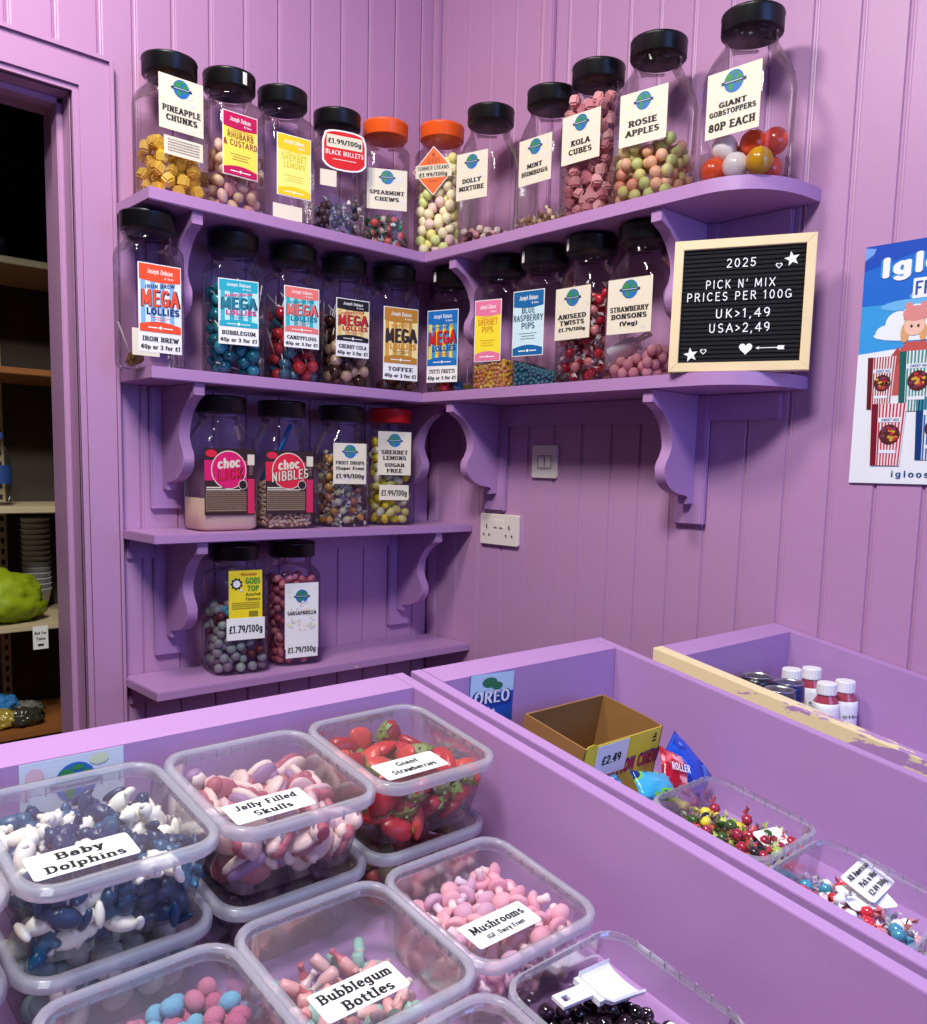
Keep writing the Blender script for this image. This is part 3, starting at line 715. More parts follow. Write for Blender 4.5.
def f_leaf(r):
    def f(bm):
        for k in range(6):
            a = 2*math.pi*k/6+.3; c, s = math.cos(a), math.sin(a)
            v = [bm.verts.new(p) for p in ((0, 0, .72*r), (.42*r*c-.22*r*s, .3*r*s+.2*r*c, .70*r), (.86*r*c, .55*r*s, .46*r), (.42*r*c+.22*r*s, .3*r*s-.2*r*c, .70*r))]
            bm.faces.new(v); w = [bm.verts.new((p.co.x, p.co.y, p.co.z+.06*r)) for p in v]; bm.faces.new(w[::-1])
            for i in range(4): bm.faces.new((v[i], v[(i+1) % 4], w[(i+1) % 4], w[i]))
        lathe(bm, [(.1*r, .66*r), (.07*r, .95*r)], 6)
    return f

def pack(w, d, zfill, r, nmax, k=.93, cands=36, z0=0., rc=.02, slope=None, seed=0):
    """drop spheres one by one into a rounded box; slope(x,y) scales the fill height"""
    g = np.random.default_rng(seed); P = np.zeros((0, 3)); out = []
    fails = 0
    while len(out) < nmax and fails < 30:
        xs = g.uniform(-w/2+r, w/2-r, cands); ys = g.uniform(-d/2+r, d/2-r, cands)
        cx = np.maximum(np.abs(xs)-(w/2-max(rc, r)), 0); cy = np.maximum(np.abs(ys)-(d/2-max(rc, r)), 0)
        ok = np.hypot(cx, cy) <= max(rc, r)-r+1e-6
        zs = np.full(cands, z0+r)
        if len(P):
            d2 = (P[:, 0][:, None]-xs)**2+(P[:, 1][:, None]-ys)**2; q = (2*r*k)**2-d2
            zz = np.where(q > 0, P[:, 2][:, None]+np.sqrt(np.maximum(q, 0)), 0).max(0); zs = np.maximum(zs, zz)
        lim = np.array([zfill*(slope(a, b) if slope else 1) for a, b in zip(xs, ys)])+z0
        zs = np.where(ok & (zs+r*.6 <= lim), zs, 9)
        i = int(zs.argmin())
        if zs[i] > 8: fails += 1; continue
        P = np.vstack([P, (xs[i], ys[i], zs[i])]); out.append((xs[i], ys[i], zs[i]))
    return out
def shell(P, w, d, r, depth=3.4, sides=('f', 'l', 'r')):
    """keep what shows: near the viewed walls or near the surface"""
    res = []
    for x, y, z in P:
        near = ('f' in sides and y+d/2 < depth*r) or ('l' in sides and x+w/2 < depth*r) or ('r' in sides and w/2-x < depth*r)
        topz = max(c[2] for c in P if math.hypot(c[0]-x, c[1]-y) < 2.2*r)
        if near or topz-z < 2*r: res.append((x, y, z))
    return res
def rotm(g, full=True):
    return Matrix.Rotation(g.uniform(0, 6.28), 4, 'Z') @ (Matrix.Rotation(g.uniform(-1.5, 1.5), 4, 'X') @ Matrix.Rotation(g.uniform(0, 6.28), 4, 'Y') if full else Matrix.Rotation(g.uniform(-.4, .4), 4, 'X'))
def sweets(M, P, variants, name, cat, group, seed=0, full=True, weights=None):
    """variants: list of (mesh, label)"""
    g = random.Random(seed)
    for p in P:
        me, lab = g.choices(variants, weights)[0]
        o = bpy.data.objects.new(name, me); C.objects.link(o)
        o.matrix_world = M @ Matrix.Translation(p) @ rotm(g, full)
        o['label'] = lab; o['category'] = cat; o['group'] = group
def fill(key, r, zfill, variants, name, cat, what, nmax=200, full=True, weights=None, k=.93, slope=None, inset=.003, depth=3.2, thin=None):
    t, M, w, d, H, top = JARINFO[key]
    P = pack(w-2*inset, d-2*inset, zfill, r, nmax, k, z0=.004, rc=.026, slope=slope, seed=hash_(key))
    P = shell(P, w-2*inset, d-2*inset, r, depth, ('f', 'l') if -45 < [j for j in J if j[0] == key][0][5] else ('f', 'l', 'r'))
    sweets(M, P, variants, name, cat, what, hash_(key), full, weights)
def hash_(s): return sum(ord(c)*(i+3) for i, c in enumerate(s)) % 9999
def lift(q): return tuple(int(255*(v/255)**.78) for v in q) if max(q) > 120 else q
def V(shape, fn, cols, lab, smooth=True, **mk):
    """variants in several colours; cols = list of (name, rgb or list of rgb)"""
    out = []
    for nm, c in cols:
        ms = [cm(lift(q), mk.get('rough', .4), **{a: b for a, b in mk.items() if a != 'rough'}) for q in (c if isinstance(c, list) else [c])]
        out.append((smesh('%s %s' % (shape, nm), fn, ms, smooth), lab % nm))
    return out
bal = lambda r, sub=2, e=(1, 1, 1): (lambda bm: ball(bm, r*e[0], r*e[1], r*e[2], sub))

fill('pine', .0155, .135, V('pine', f_cube(.0155, .8), [('bright yellow', (255, 208, 60)), ('golden', (250, 192, 60))], '%s pineapple chunk in the leftmost top shelf jar', False, rough=.6), 'pineapple_chunk', 'sweet', 'pineapple chunks in their jar', slope=lambda x, y: .88+.25*(-x/.13))
fill('rhub', .0145, .155, V('rhub', bal(.0145, 2, (1.15, .8, .8)), [('pale pink', (232, 178, 160)), ('custard', (240, 200, 150)), ('rosy', (220, 140, 135))], '%s oval sweet in the Rhubarb & Custard jar'), 'boiled_sweet', 'sweet', 'rhubarb and custard sweets in their jar')
Mfoil = cm((205, 195, 200), .2, coat=.5)
fill('bb', .015, .095, V('bb', f_wrap(.015), [('dark brown', [(70, 48, 46), (190, 180, 184)]), ('brown', [(100, 78, 74), (215, 205, 208)])], '%s wrapped sweet in the Black Bullets jar', True, rough=.25), 'wrapped_sweet', 'sweet', 'wrapped sweets in the Black Bullets jar')
def f_stripe(r):
    def f(bm):
        f_wrap(r)(bm)
        for fc in bm.faces:
            if fc.material_index == 0 and fc.calc_center_median().z > .1*r: fc.material_index = 2
    return f
fill('spear', .0145, .085, V('spear', f_stripe(.015), [('red striped', [(205, 70, 60), (60, 120, 90), (225, 190, 175)]), ('green striped', [(40, 120, 80), (205, 225, 210), (190, 80, 70)])], '%s wrapped chew in the Spearmint Chews jar', True, rough=.3), 'wrapped_chew', 'sweet', 'wrapped chews in the Spearmint Chews jar')
fill('summer', .0140, .255, V('summer', bal(.0143), [('cream', (250, 238, 190)), ('pale yellow', (244, 232, 130)), ('pale green', (222, 236, 140)), ('pale pink', (246, 205, 200))], '%s round sweet in the Summer Creams jar', rough=.6), 'cream_ball', 'sweet', 'pastel balls in the Summer Creams jar', 230, depth=2.6, weights=[5, 3, 2, 2])
fill('dolly', .009, .036, V('dolly', f_cube(.009, .82), [('cream', (238, 215, 195)), ('dark plum', (95, 50, 65)), ('pink', (220, 150, 150))], '%s little fondant block in the Dolly Mixture jar', False, rough=.6), 'fondant_sweet', 'sweet', 'fondants in the Dolly Mixture jar', 110)
fill('mint', .010, .036, V('mint', f_wrap(.010, 1.5), [('straw coloured', [(215, 180, 130), (235, 210, 165)]), ('brown', [(150, 105, 60), (230, 210, 170)])], '%s wrapped humbug in the Mint Humbugs jar', True, rough=.3), 'humbug', 'sweet', 'humbugs in the Mint Humbugs jar', 50)
fill('kola', .0135, .262, V('kola', f_cube(.0135, .82), [('dusty pink', (205, 125, 130)), ('rose', (190, 105, 115)), ('pale pink', (222, 150, 150))], '%s sugared cube in the Kola Cubes jar', False, rough=.6), 'kola_cube', 'sweet', 'cubes in the Kola Cubes jar', 260, depth=2.6)
fill('rosie', .0128, .125, V('rosie', bal(.0131), [('green', (188, 200, 110)), ('peach', (238, 172, 130)), ('yellow green', (222, 212, 120)), ('coral', (230, 140, 110))], '%s speckled ball in the Rosie Apples jar', rough=.5), 'rosie_apple', 'sweet', 'balls in the Rosie Apples jar', 180, depth=2.6)
t, M, w, d, H, top = JARINFO['gob']
gobs = [(.0, -.035, 0, (245, 240, 235), 'white'), (-.048, -.034, 0, (240, 90, 40), 'orange'), (.048, -.033, 0, (225, 165, 20), 'mustard yellow'), (-.024, .02, .0, (246, 242, 238), 'white'), (.04, .022, 0, (230, 80, 50), 'orange red'),
        (-.03, -.028, .042, (246, 242, 240), 'white'), (.022, -.012, .043, (245, 85, 25), 'bright orange'), (-.006, .03, .046, (150, 30, 70), 'dark crimson'), (.055, .01, .045, (238, 80, 45), 'orange red'), (-.05, .025, .043, (190, 170, 170), 'greyish white')]
for i, (x, y, z, c, nm) in enumerate(gobs):
    me = smesh('gob %s' % nm, bal(.0255, 3), [cm(c, .25, coat=.4)])
    o = bpy.data.objects.new('gobstopper', me); C.objects.link(o); o.matrix_world = M @ Matrix.Translation((x, y, z+.03))
    pos = ('upper ' if z > .01 else 'bottom ')+('left' if x < -.02 else 'right' if x > .02 else 'middle')
    tag(o, '%s giant gobstopper ball, %s of its jar%s' % (nm, pos, '' if y < 0 else ' at the back'), 'sweet', 'giant gobstoppers in their jar')
t, M, w, d, H, top = JARINFO['iron']
lb, lw, lh = paper_label(t, d, -.060, .078, -.002, .022, M_paper, 'ingredients_label', .0002)
t, M, w, d, H, top = JARINFO['nib']
bm = bmesh.new(); lathe(bm, [(.010, 0), (.019, .002), (.020, .075), (.0185, .075), (.0185, .006), (.001, .005)], 18)
box(bm, -.0055, .0055, -.003, .003, -.085, .002, .0015)
o = finish('scoop', bm, cm((30, 110, 175), .3), None, True)
o.matrix_world = M @ Matrix.Translation((-.030, .012, .135)) @ Matrix.Rotation(R(-150), 4, 'Y')
o.matrix_world = M @ Matrix.Translation((-.036, .010, .112)) @ Matrix.Rotation(R(24), 4, 'Y') @ Matrix.Scale(-1, 4, (0, 0, 1)) @ Matrix.Translation((0, 0, -.078))
tag(o, 'blue plastic scoop standing in the jar of pale sugar sticks', 'scoop')
# lollies
M_stick = cm((238, 236, 230), .5)
def lollies(key, r, n, cols, zfill, labfmt, seed=0):
    t, M, w, d, H, top = JARINFO[key]; g = random.Random(hash_(key))
    P = pack(w-.008, d-.008, zfill, r, n, .93, z0=.004, rc=.026, seed=hash_(key))
    P = shell(P, w, d, r, 3.0, ('f', 'l', 'r'))
    st = smesh('lolly stick', lambda bm: lathe(bm, [(.0016, 0), (.0016, .075)], 6), [M_stick])
    for p in P:
        nm, c = g.choice(cols)
        me = smesh('lolly %s %s' % (key, nm), lambda bm: (ball(bm, r, r, r*.92, 2), lathe(bm, [(r*.6, -r*.12), (r*1.04, -r*.08), (r*1.04, r*.08), (r*.6, r*.12)], 14)), [cm(c, .15, coat=.6)])
        # choose a stick direction whose end stays inside the jar
        best = None
        for _ in range(60):
            a = g.uniform(0, 6.283); el = g.choice((g.uniform(.0, .3), g.uniform(.7, 1.5)))
            v0 = (math.cos(a)*math.cos(el), math.sin(a)*math.cos(el), math.sin(el)); L_ = .075+r*.8
            e = [p[i_]+v0[i_]*L_ for i_ in range(3)]
            over = max(0, abs(e[0])-w/2+.008)+max(0, abs(e[1])-d/2+.008)+max(0, e[2]-top)
            if best is None or over < best[0]: best = (over, v0)
            if over == 0: break
        dx, dy, dz = best[1]
        v = Vector((dx, dy, dz)).normalized()
        o = empty('lollipop', M @ Matrix.Translation(p) @ Vector((0, 0, 1)).rotation_difference(v).to_matrix().to_4x4(), labfmt % nm, 'lollipop', 'lollies in the %s jar' % key_name[key])
        link('lolly_head', me, o)
        s = bpy.data.objects.new('stick', st); C.objects.link(s); s.parent = o; s.matrix_local = Matrix.Translation((0, 0, r*.8))
key_name = dict(bubble='Bubblegum', candy='Candyfloss', cherry='Cherry Cola', toffee='Toffee', tutti='Tutti Frutti', iron='Iron Brew')
lollies('bubble', .0155, 95, [('turquoise', (20, 120, 140)), ('deep teal', (15, 90, 115)), ('light turquoise', (60, 165, 185))], .205, '%s ball lolly in the Bubblegum jar')
lollies('candy', .0155, 85, [('red', (205, 55, 60)), ('blue grey', (60, 105, 125)), ('crimson', (175, 40, 60))], .185, '%s ball lolly in the Candyfloss jar')
lollies('cherry', .0155, 80, [('dark brown', (70, 35, 25)), ('reddish brown', (105, 50, 35)), ('cream topped', (215, 180, 150))], .185, '%s ball lolly in the Cherry Cola jar')
lollies('toffee', .0165, 10, [('toffee brown', (120, 65, 30)), ('dark brown', (80, 45, 25))], .045, '%s ball lolly in the Toffee jar')
lollies('tutti', .0155, 9, [('red', (200, 40, 50)), ('olive yellow', (150, 140, 40)), ('blue', (30, 100, 160))], .045, '%s ball lolly in the Tutti Frutti jar')
lollies('iron', .0165, 2, [('amber', (150, 110, 50))], .036, '%s ball lolly lying in the Iron Brew jar')
def corefill(key, w0, d0, z0_, h, m, name, label, shape=None):
    t, M, w, d, H, top = JARINFO[key]; bm = bmesh.new()
    n = 5; rr = rrect(w0, d0, .026, n)
    g = random.Random(3); rings = [at([(x*.9, y*.9) for x, y in rr], z0_), at(rr, z0_+.008)]
    rings.append([(x, y, z0_+h*(shape(x, y) if shape else 1)+g.uniform(-.0015, .0015)) for x, y in rr])
    rings.append([(x*.55, y*.55, z0_+h*(shape(x*.55, y*.55) if shape else 1)+.006+g.uniform(-.002, .002)) for x, y in rr])
    loft(bm, rings)
    o = finish(name, bm, m, None, True); o.matrix_world = M
    return tag(o, label, 'sweets', None, 'stuff')
def outer(key, r, w0, d0, z0_, h, n, variants, name, group, shape=None, seed=1, full=True):
    """small sweets pressed against the glass and lying on the surface of a heap"""
    t, M, w, d, H, top = JARINFO[key]; g = random.Random(seed); P = []
    rr = rrect(w0, d0, .026, 8)
    tries = 0
    while len(P) < n and tries < 9000:
        tries += 1
        i = g.randrange(len(rr)); a, b = rr[i], rr[(i+1) % len(rr)]; t_ = g.random()
        if g.random() < .62:
            x, y = a[0]+(b[0]-a[0])*t_, a[1]+(b[1]-a[1])*t_
            if g.random() < .5: x, y = g.uniform(-w0/2+.02, w0/2-.02), -d0/2
            elif g.random() < .6: x, y = g.choice((-w0/2, w0/2)), g.uniform(-d0/2+.02, d0/2-.02)
            z = z0_+r+g.random()*max(.001, h*(shape(x, y) if shape else 1)-r)
        else:
            x, y = g.uniform(-w0/2+r, w0/2-r), g.uniform(-d0/2+r, d0/2-r); z = z0_+h*(shape(x, y) if shape else 1)+.003
        if all((x-q[0])**2+(y-q[1])**2+(z-q[2])**2 > (1.65*r)**2 for q in P): P.append((x, y, z))
    sweets(M, P, variants, name, 'sweet', group, seed, full)
sh = lambda x, y: 1.0+.10*math.sin(x*60)
corefill('sherb', .104, .104, .003, .062, mat('sherbet pip heap', (228, 180, 70), .7, bump=1, bscale=260, var=.2, vscale=120), 'sherbet_pips', 'heap of tiny yellow and orange pips inside the Sherbet Pips jar', sh)
outer('sherb', .0052, .108, .108, .003, .062, 230, V('pips', bal(.0054, 1), [('yellow', (246, 214, 90)), ('orange', (240, 150, 60)), ('pink', (235, 150, 120))], 'tiny %s pip in the Sherbet Pips jar'), 'sherbet_pip', 'pips in the Sherbet Pips jar', sh, 3)
sb = lambda x, y: .75-x*6.0
corefill('blue', .104, .104, .003, .055, mat('blue pip heap', (50, 105, 125), .7, bump=1, bscale=260, var=.2, vscale=120), 'raspberry_pips', 'sloping heap of tiny blue pips inside the Blue Raspberry Pips jar', sb)
outer('blue', .0052, .108, .108, .003, .055, 230, V('bpips', bal(.0054, 1), [('teal blue', (60, 130, 150)), ('slate blue', (70, 110, 135))], 'tiny %s pip in the Blue Raspberry Pips jar'), 'raspberry_pip', 'pips in the Blue Raspberry Pips jar', sb, 4)
fill('anis', .0165, .215, V('anis', f_wrap(.0168), [('bright red', [(205, 30, 40), (235, 215, 215)]), ('deep red', [(165, 20, 35), (230, 190, 190)]), ('pink', [(225, 120, 120), (245, 235, 230)])], '%s twist wrapped sweet in the Aniseed Twists jar', True, rough=.2, coat=.4), 'wrapped_sweet', 'sweet', 'wrapped sweets in the Aniseed Twists jar', 120)
fill('bons', .0118, .075, V('bons', bal(.012), [('pink', (232, 150, 165)), ('rose pink', (222, 135, 150))], '%s dusted ball in the Strawberry Bonsons jar', rough=.75), 'bonbon', 'sweet', 'pink bonbons in their jar', 150, slope=lambda x, y: .75+x*4)
fill('fruit', .0145, .185, V('fruit', f_wrap(.0158), [('amber', [(190, 130, 60), (215, 205, 190)]), ('brick red', [(160, 90, 70), (210, 200, 190)]), ('clear', [(200, 190, 150), (225, 220, 210)])], '%s wrapped sweet in the Fruit Drops jar', True, rough=.2, coat=.5), 'wrapped_sweet', 'sweet', 'wrapped sweets in the Fruit Drops jar', 120)
fill('lemon', .0135, .235, V('lemon', bal(.0142, 2, (1.2, .8, .8)), [('bright yellow', (240, 215, 40)), ('pale yellow', (238, 226, 110)), ('cream wrapped', (225, 215, 170))], '%s oval sweet in the Sherbet Lemons jar', rough=.25), 'sherbet_lemon', 'sweet', 'sweets in the Sherbet Lemons jar', 190, depth=2.6)
fill('gunk', .0118, .165, V('gunk', bal(.0121), [('grey', (150, 148, 150)), ('pale grey green', (165, 180, 165)), ('dark red', (120, 55, 60)), ('mauve', (130, 105, 120)), ('light blue', (70, 150, 190))], '%s marbled ball in the yellow cartoon label jar', rough=.35), 'marbled_ball', 'sweet', 'marbled balls on the lowest shelf', 260, depth=2.6, weights=[5, 4, 3, 4, 1])
fill('sars', .0115, .225, V('sars', bal(.0122, 2, (1.15, .85, .8)), [('dark pink', (185, 80, 95)), ('rose', (205, 105, 115)), ('crimson', (160, 60, 80))], '%s pellet in the Sarsaparilla jar', rough=.35), 'sarsaparilla_pellet', 'sweet', 'pellets in the Sarsaparilla jar', 290, depth=2.4)
pw = lambda x, y: .62+.5*(-x/.14) if x < 0 else .62
corefill('choc', .149, .109, .002, .085, mat('pale chocolate powder', (248, 212, 190), .9, bump=.4, bscale=90, var=.06, vscale=30), 'sherbet_powder', 'pale pink-brown powder settled inside the Choc Lick jar', pw)
corefill('nib', .112, .086, .003, .075, mat('nibble heap', (190, 150, 125), .8, bump=1, bscale=160, var=.15, vscale=80), 'choc_nibbles', 'heap of pale brown sugar sticks inside the Choc Nibbles jar', lambda x, y: 1-.4*x/.06)
outer('nib', .0058, .119, .094, .003, .08, 270, V('nib', f_pill(.0042, .0085), [('pale brown', (205, 165, 140)), ('beige', (222, 190, 165))], '%s sugar stick in the Choc Nibbles jar'), 'choc_nibble', 'sugar sticks in the Choc Nibbles jar', lambda x, y: 1-.4*x/.06, 6)

def scoop_mesh(bm, L=.075, W=.052, T=.0018, depth=.018, handle=.06):
    """open scoop: trough with rounded back wall and flat handle with a hole"""
    n = 10; prof = []
    for k in range(n+1):
        a = math.pi*(k/n); prof.append((-W/2*math.cos(a), depth*(1-math.sin(a)**.6)))
    def ringp(x, s, zo=0): return [(x, y*s, z+zo) for y, z in prof]+[(x, y*s*.93, z+T+zo) for y, z in prof[::-1]]
    loft(bm, [ringp(0, .72, .002), ringp(.008, .95), ringp(L*.6, 1), ringp(L, 1.05, -.001)])
    # back wall
    V_ = [bm.verts.new((.001, y*.72, z+.002)) for y, z in prof]; V2 = [bm.verts.new((-.0015, y*.72, z+.002)) for y, z in prof]
    bm.faces.new(V_); bm.faces.new(V2[::-1])
    # handle with a square hole
    for b in ((-handle, -handle+.006, -.0085, .0085), (-handle+.006, -handle+.015, -.0085, -.0035), (-handle+.006, -handle+.015, .0035, .0085), (-handle+.015, 0, -.0085, .0085)):
        box(bm, *b, depth-.002, depth+.0015)
    box(bm, -.006, 0, -.018, .018, .004, depth+.001)
M_scoop = mat('white scoop plastic', (236, 236, 242), .3)
t, M, w, d, H, top = JARINFO['bons']
bm = bmesh.new(); scoop_mesh(bm, .06, .045, handle=.04)
o = finish('scoop', bm, M_scoop, None, False)
o.matrix_world = M @ Matrix.Translation((-.002, -.02, .072)) @ Matrix.Rotation(R(180), 4, 'Z') @ Matrix.Rotation(R(22), 4, 'Y') @ Matrix.Rotation(R(20), 4, 'X')
tag(o, 'frosted white scoop lying on pink bonbons inside a jar', 'scoop')

# ------------------------------------------------------------------ counters (tops slope towards the customer)
TH = .17987621; CS, SN = math.cos(TH), math.sin(TH); C0 = .4015
CD = Vector((0, CS, SN)); NN = Vector((0, -SN, CS))
def UP(x, s, h=0): return Vector((x, 0, 0))+CD*s+NN*(C0+h)
def UM(x, s, h=0, rz=0):
    m = Matrix.Identity(4); p = UP(x, s, h)
    m.col[0][:3] = (1, 0, 0); m.col[1][:3] = CD; m.col[2][:3] = NN; m.col[3][:3] = p
    return m @ Matrix.Rotation(rz, 4, 'Z')
def side_poly(s0, s1):
    a, b = UP(0, s0), UP(0, s1)
    return [(a.y, a.z), (b.y, b.z), (b.y, ZF+.0005), (a.y, ZF+.0005)]
M_worn3 = worn('worn counter side paint', (182, 140, 192), (240, 222, 172), (40, 10, 45), .62, 5, grad=[(1, -1.25, -1.95)])
M_fleck = worn('counter paint with tiny chips', (182, 140, 192), (240, 235, 225), (45, 45, 45), .80, 9)
def counter(x0, x1, sb, sf, label, tside=.020, leftmat=None):
    t = empty('display_counter', TR(0, 0, 0), label, 'counter')
    yb0, yb1 = UP(0, sb).y, UP(0, sb-.05).y
    bm = bmesh.new(); prism(bm, side_poly(sb, sb-.05), x0+tside, x1-tside, 0, bev=.0015); finish('back_board', bm, M_fleck, t)
    for nm, a, b, m in (('side_board', x0, x0+tside, leftmat or M_fleck), ('side_board', x1-tside, x1, M_fleck)):
        bm = bmesh.new(); prism(bm, side_poly(sb, sf), a, b, 0, bev=.0009); finish(nm, bm, m, t)
    bm = bmesh.new(); prism(bm, side_poly(sf+.02, sf), x0+tside, x1-tside, 0); finish('front_board', bm, M_count, t)
    a, b = UP(0, sb-.05, -.178), UP(0, sf+.02, -.178)
    bm = bmesh.new(); prism(bm, [(yb1, a.z+(yb1-a.y)*SN/CS), (b.y, b.z), (b.y, b.z-.018), (yb1, a.z-.018+(yb1-a.y)*SN/CS)], x0+tside, x1-tside, 0); finish('base_panel', bm, M_count, t)
    return t
counter(-1.97, -.951, -1.015, -1.80, 'nearest purple sloping counter, filled with stacked clear sweet tubs')
counter(-.937, -.497, -1.015, -1.98, 'middle purple sloping counter holding a cardboard box and two open tubs')
counter(-.441, -.003, -1.09, -1.98, 'purple counter against the right wall with bare cream patches on its side', tside=.028, leftmat=M_worn3)

# ------------------------------------------------------------------ clear tubs
TW = .178; TH_ = .086
def tub_body_mesh(bm):
    n = 5
    rings = [at(rrect(.140, .140, .022, n), .0008), at(rrect(.146, .146, .024, n), .004), at(rrect(.163, .163, .027, n), TH_-.012)]
    loft(bm, rings, True, False)
def tub_rim_mesh(bm):
    n = 5
    o = rrect(.176, .176, .03, n); o2 = rrect(.172, .172, .029, n); i = rrect(.163, .163, .027, n)
    loft(bm, [at(i, TH_-.014), at(o2, TH_-.0145), at(o2, TH_-.008), at(i, TH_-.005)], False, False)
    for k in range(28):
        a, b = o2[k % len(o2)], o2[(k+1) % len(o2)]
    for s in range(4):
        for k in range(-3, 4):
            c, q = k*.018, .0862
            x, y = ((c, q), (q, c), (c, -q), (-q, c))[s]
            hx, hy = (.0006, .0018) if s in (0, 2) else (.0018, .0006)
            box(bm, x-hx, x+hx, y-hy, y+hy, TH_-.0185, TH_-.008)
def tub_lid_mesh(bm):
    n = 5
    A = rrect(.178, .178, .031, n); B = rrect(.174, .174, .029, n); Cc = rrect(.162, .162, .025, n); Dd = rrect(.160, .160, .024, n)
    loft(bm, [at(A, TH_-.011), at(A, TH_-.0035), at(B, TH_), at(Cc, TH_), at(Dd, TH_-.0035)], False, False)
def tub_panel_mesh(bm):
    f = bm.faces.new([bm.verts.new(p) for p in at(rrect(.160, .160, .024, 5), TH_-.0035)])
M_haze = clear('lid film', (.98, .98, .99), .035, .25, .95, k=.18)
tb = smesh('tub body', tub_body_mesh, [M_tub]); trm = smesh('tub rim', tub_rim_mesh, [M_tubrim], False)
tl = smesh('tub lid', tub_lid_mesh, [M_tubrim]); tp = smesh('tub lid panel', tub_panel_mesh, [M_haze])
def tub(x, s, h, label, lid=True, group=None, rz=0):
    M = UM(x, s, h, rz)
    t = empty('storage_tub', M, label, 'tub', group)
    b = link('tub_body', tb, t); link('tub_rim', trm, b)
    if lid:
        l = link('tub_lid', tl, t); link('lid_panel', tp, l)
        return t, M, l
    return t, M, None
def lid_label(l, lines, cx=-.0, cy=-.05, rz=0):
    bm = bmesh.new(); prism(bm, rrect(.088, .036, .003, 2), 0, .0004, 2)
    lb = finish('paper_label', bm, M_white, l, matrix=Matrix.Translation((cx, cy, TH_-.0033)) @ Matrix.Rotation(rz, 4, 'Z'))
    slab(lb, lines, .0007, nx=.125, ny=.07)
    return lb
def tubfill(M, r, zfill, variants, name, group, seed, nmax=150, full=True, weights=None, k=.9, slope=None, keep=3.2, z0=.003, cat='sweet', w=.150):
    P = pack(w, w, zfill, r, nmax, k, z0=z0, rc=.024, slope=slope, seed=seed)
    P = shell(P, w, w, r, keep, ('f', 'l', 'r'))
    sweets(M, P, variants, name, cat, group, seed, full, weights)
HU, HL = -.0865, -.1745
xs_ = [-1.0895, -1.2695, -1.4495, -1.6295]   # column centres
# upper row
T_straw, M_s, L_s = tub(xs_[0]+.002, -1.187, HU, 'lidded clear tub labelled Giant Strawberries')
lid_label(L_s, [('Giant', 0, .003, .0085, .030), ('Strawberries', 0, -.0115, .0085, .062)], -.026, -.050)
T_j, M_j, L_j = tub(xs_[1]+.003, -1.19, HU, 'lidded clear tub labelled Jelly Filled Skulls')
lid_label(L_j, [('Jelly Filled', 0, .003, .0095, .068), ('Skulls', 0, -.0125, .0095, .042)], -.030, -.050)
T_d, M_d, L_d = tub(xs_[2]+.003, -1.19, HU, 'lidded clear tub labelled Baby Dolphins')
lid_label(L_d, [('Baby', 0, .003, .0105, .040), ('Dolphins', 0, -.0135, .0105, .066)], -.030, -.049)
T_l, M_l, L_l = tub(xs_[3]+.003, -1.19, HU, 'lidded clear tub cut off by the left edge of the photo, cream sweets inside')
lid_label(L_l, [('Milk', 0, .003, .0105, .030), ('Teeth', 0, -.0135, .0105, .045)], -.030, -.049) if False else None
# lower row under them
low = [tub(xs_[0]+.002, -1.187, HL, 'lidded clear tub at the bottom of the stack, under the Giant Strawberries tub'),
       tub(xs_[1]+.003, -1.19, HL, 'lidded clear tub at the bottom of the stack, under the Jelly Filled Skulls tub'),
       tub(xs_[2]+.003, -1.19, HL, 'lidded clear tub at the bottom of the stack, under the Baby Dolphins tub'),
       tub(xs_[3]+.003, -1.19, HL, 'lidded clear tub at the bottom of the stack at the left edge of the photo')]
T_m, M_m, L_m = tub(-1.102, -1.378, HL, 'lidded clear tub of pink sweets labelled Mushrooms')
lid_label(L_m, [('Mushrooms', 0, .000, .0105, .072), ('(GF, Dairy Free)', 0, -.0115, .0062, .052)], -.024, -.040)
T_b, M_b, L_b = tub(-1.276, -1.378, HL, 'lidded half empty clear tub labelled Bubblegum Bottles')
lid_label(L_b, [('Bubblegum', 0, .002, .0115, .076), ('Bottles', .003, -.0145, .0115, .052)], -.024, -.040)
T_p, M_p, L_p = tub(-1.452, -1.384, HL, 'clear tub of sugared blue and dark pink balls in front of Baby Dolphins')
T_e, M_e, L_e = tub(-1.634, -1.39, HL, 'lidded clear tub at the lower left corner of the photo, red sweets inside')
T_k, M_k, _ = tub(-1.101, -1.562, HL, 'open clear tub of glossy black balls with a white scoop in it', False)
T_c, M_c, L_c = tub(-1.283, -1.564, HL, 'lidded clear tub at the bottom edge between Bubblegum Bottles and the scoop tub')

